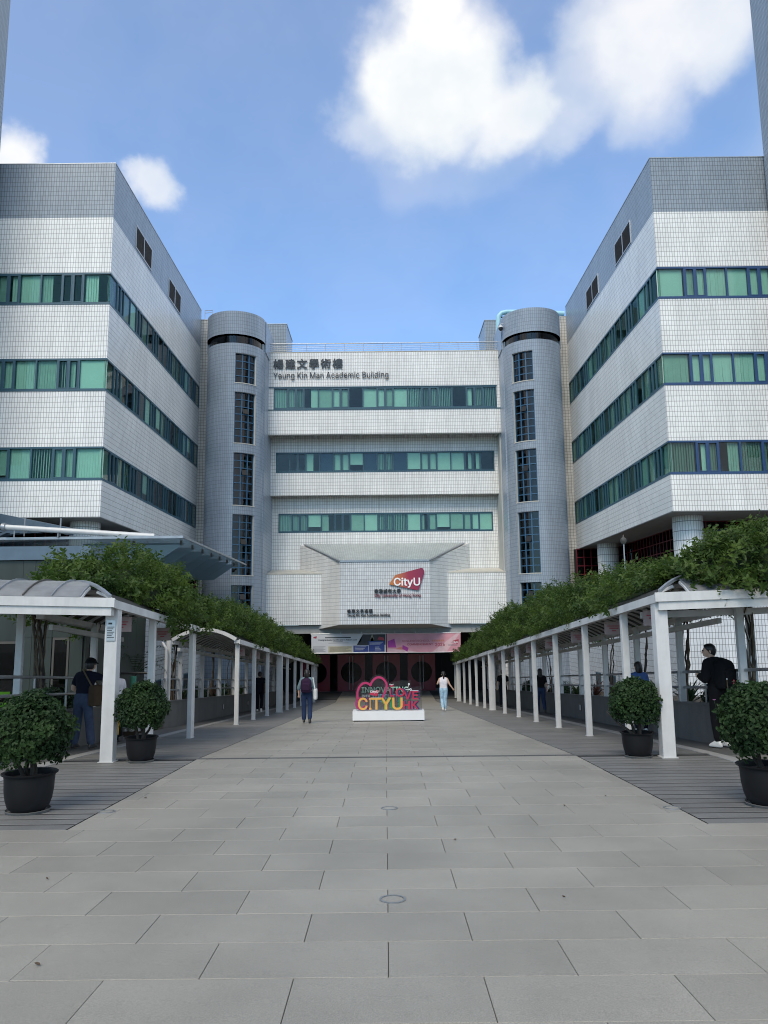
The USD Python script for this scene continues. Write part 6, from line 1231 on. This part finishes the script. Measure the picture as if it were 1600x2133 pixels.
def shoulder_bag(pt, J, k, rz, label, m, c, size, sh=None, strapm=None, name="shoulder_bag", cat="bag"):
    o = world(pt, (0, 0, 0)); t = thing(name, label, cat, tuple(o), rz); c = np.array(c) * k; w, d, h = size
    part("bag_body", fuse([hull(*[(c + np.array([sx_*w, sy*d, sz_*h]) * k, .025 * k) for sx_ in (-1, 1) for sy in (-1, 1) for sz_ in (-1, 1)])], .03, 5), m, t, smooth=True)
    tp = np.array(sh) * k; b = MB()
    for sgn in (-1, 1): b.beam(c + np.array([0, sgn * d, h]) * k, tp + np.array([0, sgn * .03, 0]), .03, .012, up=(0, 1, .2))
    b.build("strap", strapm or m, t); return t
# 1 walker with purple backpack and tote
rz = -.04; t1, J1, k1 = person(-2.47, 24.6, rz, "person walking away in a teal grey shirt and jeans, purple backpack, mid left", 1.62, "c_teal_grey", "c_denim_dark", "shoe_black", "bob", "half",
    arms=dict(elL=(-.27, -.01, 1.12), wrL=(-.27, .04, .90), elR=(.25, -.02, 1.13), wrR=(.24, .09, .93)), legs=dict(knL=(-.10, .05, .49), anL=(-.095, .03, .085), knR=(.10, .05, .50), anR=(.115, -.14, .12)), wide=.012, female=True)
backpack(t1, J1, k1, rz, "dark purple backpack on the walker in the teal grey shirt", "c_purple", (.17, .09, .25))
shoulder_bag(t1, J1, k1, rz, "white cloth tote hanging on the right side of the walker with purple backpack", "c_tote", (.285, .0, .92), (.03, .12, .15), (.20, 0, 1.46), name="tote_bag", cat="tote bag")
# 2 woman in white top
rz = .02; t2, J2, k2 = person(2.44, 33.2, rz, "person with a ponytail in a white sleeveless top and pale blue trousers, walking away", 1.62, "c_white", "c_light_blue", "shoe_white", "ponytail", "none",
    arms=dict(elL=(-.27, .02, 1.17), wrL=(-.20, .17, 1.22), elR=(.27, -.04, 1.15), wrR=(.40, -.02, .98)), legs=dict(knL=(-.075, .04, .49), anL=(-.06, -.20, .14), knR=(.07, .03, .49), anR=(.07, .05, .085)), female=True, wide=.006)
o = world(t2, (0, 0, 0)); bg = thing("small_backpack", "thin dark straps of a bag worn in front by the person with the ponytail", "bag", tuple(o), rz)
part("bag_body", fuse([hull(*[(np.array([sx_*.09, .16, z]) * k2, .05 * k2) for sx_ in (-1, 1) for z in (1.02, 1.25)])], .03, 4), "c_black", bg, smooth=True)
b = MB()
for s in (-1, 1): b.beam(np.array([s*.128, -.06, 1.30])*k2, np.array([s*.13, -.01, 1.462])*k2, .035, .012, up=(0, 1, 0)); b.beam(np.array([s*.13, -.01, 1.462])*k2, np.array([s*.10, .14, 1.25])*k2, .035, .012, up=(0, 1, 0)); b.beam(np.array([s*.128, -.06, 1.30])*k2, np.array([s*.15, .06, 1.08])*k2, .03, .012, up=(0, 1, 0))
b.build("strap", "c_grey", bg)
# 3 man at right, looking down, backpack
rz = .55; t3, J3, k3 = person(6.12, 14.5, rz, "person in a black jacket looking down, black backpack and white shoes, near right", 1.86, "c_black", "c_black", "shoe_white", "short", "long",
    arms=dict(elL=(-.27, .02, 1.13), wrL=(-.13, .22, 1.16), elR=(.27, .02, 1.13), wrR=(.13, .22, 1.16)), jacket=True, lean=.10, headfwd=.045, headturn=.75)
t3b, c3 = backpack(t3, J3, k3, rz, "black backpack with red charm on the person in the black jacket, right", "c_black", (.17, .11, .26))
o = world(t3, (0, 0, 0)); kr = thing("bag_charm", "small red figure charm hanging on the black backpack, right", "charm", tuple(o), rz); b = MB(); q = c3 + np.array([.03, -.155, -.13]); b.tm(trimesh.creation.icosphere(2, .028).apply_translation(q)); b.tm(trimesh.creation.icosphere(2, .022).apply_translation(q + [0, 0, -.045])); b.build("charm", "keyring_red", kr, smooth=True); b = MB(); b.tube([q, q + [0, 0, .09]], .004, 5); b.build("cord", "alu", kr)
kr = thing("bag_tag", "pale tag strap hanging on the left of the black backpack, right", "tag", tuple(o), rz); b = MB(); q = c3 + np.array([-.14, -.13, -.10]); b.box(q[0] - .012, q[0] + .012, q[1] - .02, q[1] - .014, q[2] - .14, q[2]); b.build("tag", "c_strap", kr); b = MB(); b.tm(trimesh.creation.icosphere(2, .016).apply_translation(q + [0, -.016, .01])); b.build("clip", "alu", kr)
ph = thing("phone", "dark phone held in both hands by the person in the black jacket", "phone", tuple(o), rz); q = (J3["wrL"] + J3["wrR"]) / 2 + np.array([0, .10, .03]); b = MB(); b.hexa([q + np.array([x_, y_, z_ + y_ * .6]) for x_ in (-.036, .036) for y_ in (-.07, .07) for z_ in (-.004, .004)]); b.build("case", "kiosk_dark", ph)
# 4 man at left with cap
rz = -.30; t4, J4, k4 = person(-6.0, 15.6, rz, "person in black T-shirt, cap and blue jeans leaning on the wall near the left post", 1.74, "c_navy", "c_denim", "shoe_black", "short", "short",
    arms=dict(elL=(-.27, -.02, 1.13), wrL=(-.22, .18, 1.02), elR=(.30, .20, 1.30), wrR=(.16, .34, 1.22)), legs=dict(knL=(-.13, .03, .49), anL=(-.17, .0, .085), knR=(.14, .03, .49), anR=(.20, .03, .085)), lean=.22, headfwd=.05, cap=True, wide=.02)
shoulder_bag(t4, J4, k4, rz, "worn brown shoulder bag hanging at the right side of the person in the cap", "c_brown", (.24, .05, 1.0), (.05, .11, .17), (-.02, .0, 1.50), strapm="c_strap")
o = world(t4, (0, 0, 0)); ph = thing("paper", "small white slip held by the person in the cap", "paper", tuple(o), rz); q = J4["wrR"] + np.array([-.06, .08, .01]); b = MB(); b.hexa([q + np.array([x_, y_, z_ + x_ * .4]) for x_ in (-.05, .05) for y_ in (-.03, .03) for z_ in (-.002, .002)]); b.build("sheet", "white_letter", ph)
# 5 woman in blue behind the right shrub, 6 and 7 dark walkers right, 8 dark walker left, 9 white sleeve left
person(6.0, 18.6, .1, "person in a blue top with dark hair behind the right potted shrub and slim post", 1.62, "c_blue", "c_navy", "shoe_white", "bob", "short", female=True, headturn=.2)
t6, J6, k6 = person(5.75, 29.2, .0, "person all in black walking between two slim posts of the right walkway", 1.64, "c_black", "c_denim_dark", "shoe_black", "long", "short", legs=dict(knL=(-.10, .10, .50), anL=(-.10, .12, .085), knR=(.10, .0, .49), anR=(.10, -.22, .16)), female=True)
shoulder_bag(t6, J6, k6, 0., "black bag hanging beside the person all in black, right walkway", "c_black", (-.27, .02, .92), (.04, .10, .13), (-.17, 0, 1.45))
person(5.55, 37.2, .0, "dark dressed person farthest away in the right walkway, half behind a slim post", 1.72, "c_black", "c_navy", "shoe_black", "short", "short", legs=dict(knL=(-.1, .06, .49), anL=(-.1, .06, .085), knR=(.1, 0, .49), anR=(.1, -.16, .11)))
t8, J8, k8 = person(-5.55, 34.6, .0, "dark dressed person walking in the far left walkway, behind a slim post", 1.70, "c_navy", "c_navy", "shoe_white", "short", "long", legs=dict(knL=(-.1, .05, .49), anL=(-.1, .05, .085), knR=(.1, 0, .49), anR=(.1, -.18, .12)))
shoulder_bag(t8, J8, k8, 0., "grey brown bag at the right side of the dark person in the left walkway", "c_strap", (.27, -.02, 1.02), (.06, .09, .19), (.17, 0, 1.46))
p9 = at(243, 1440, 20.8); person(p9[0], 20.8, .9, "person in a white T-shirt mostly hidden behind the near left corner post", 1.6, "c_white", "c_grey", "shoe_black", "short", "short")
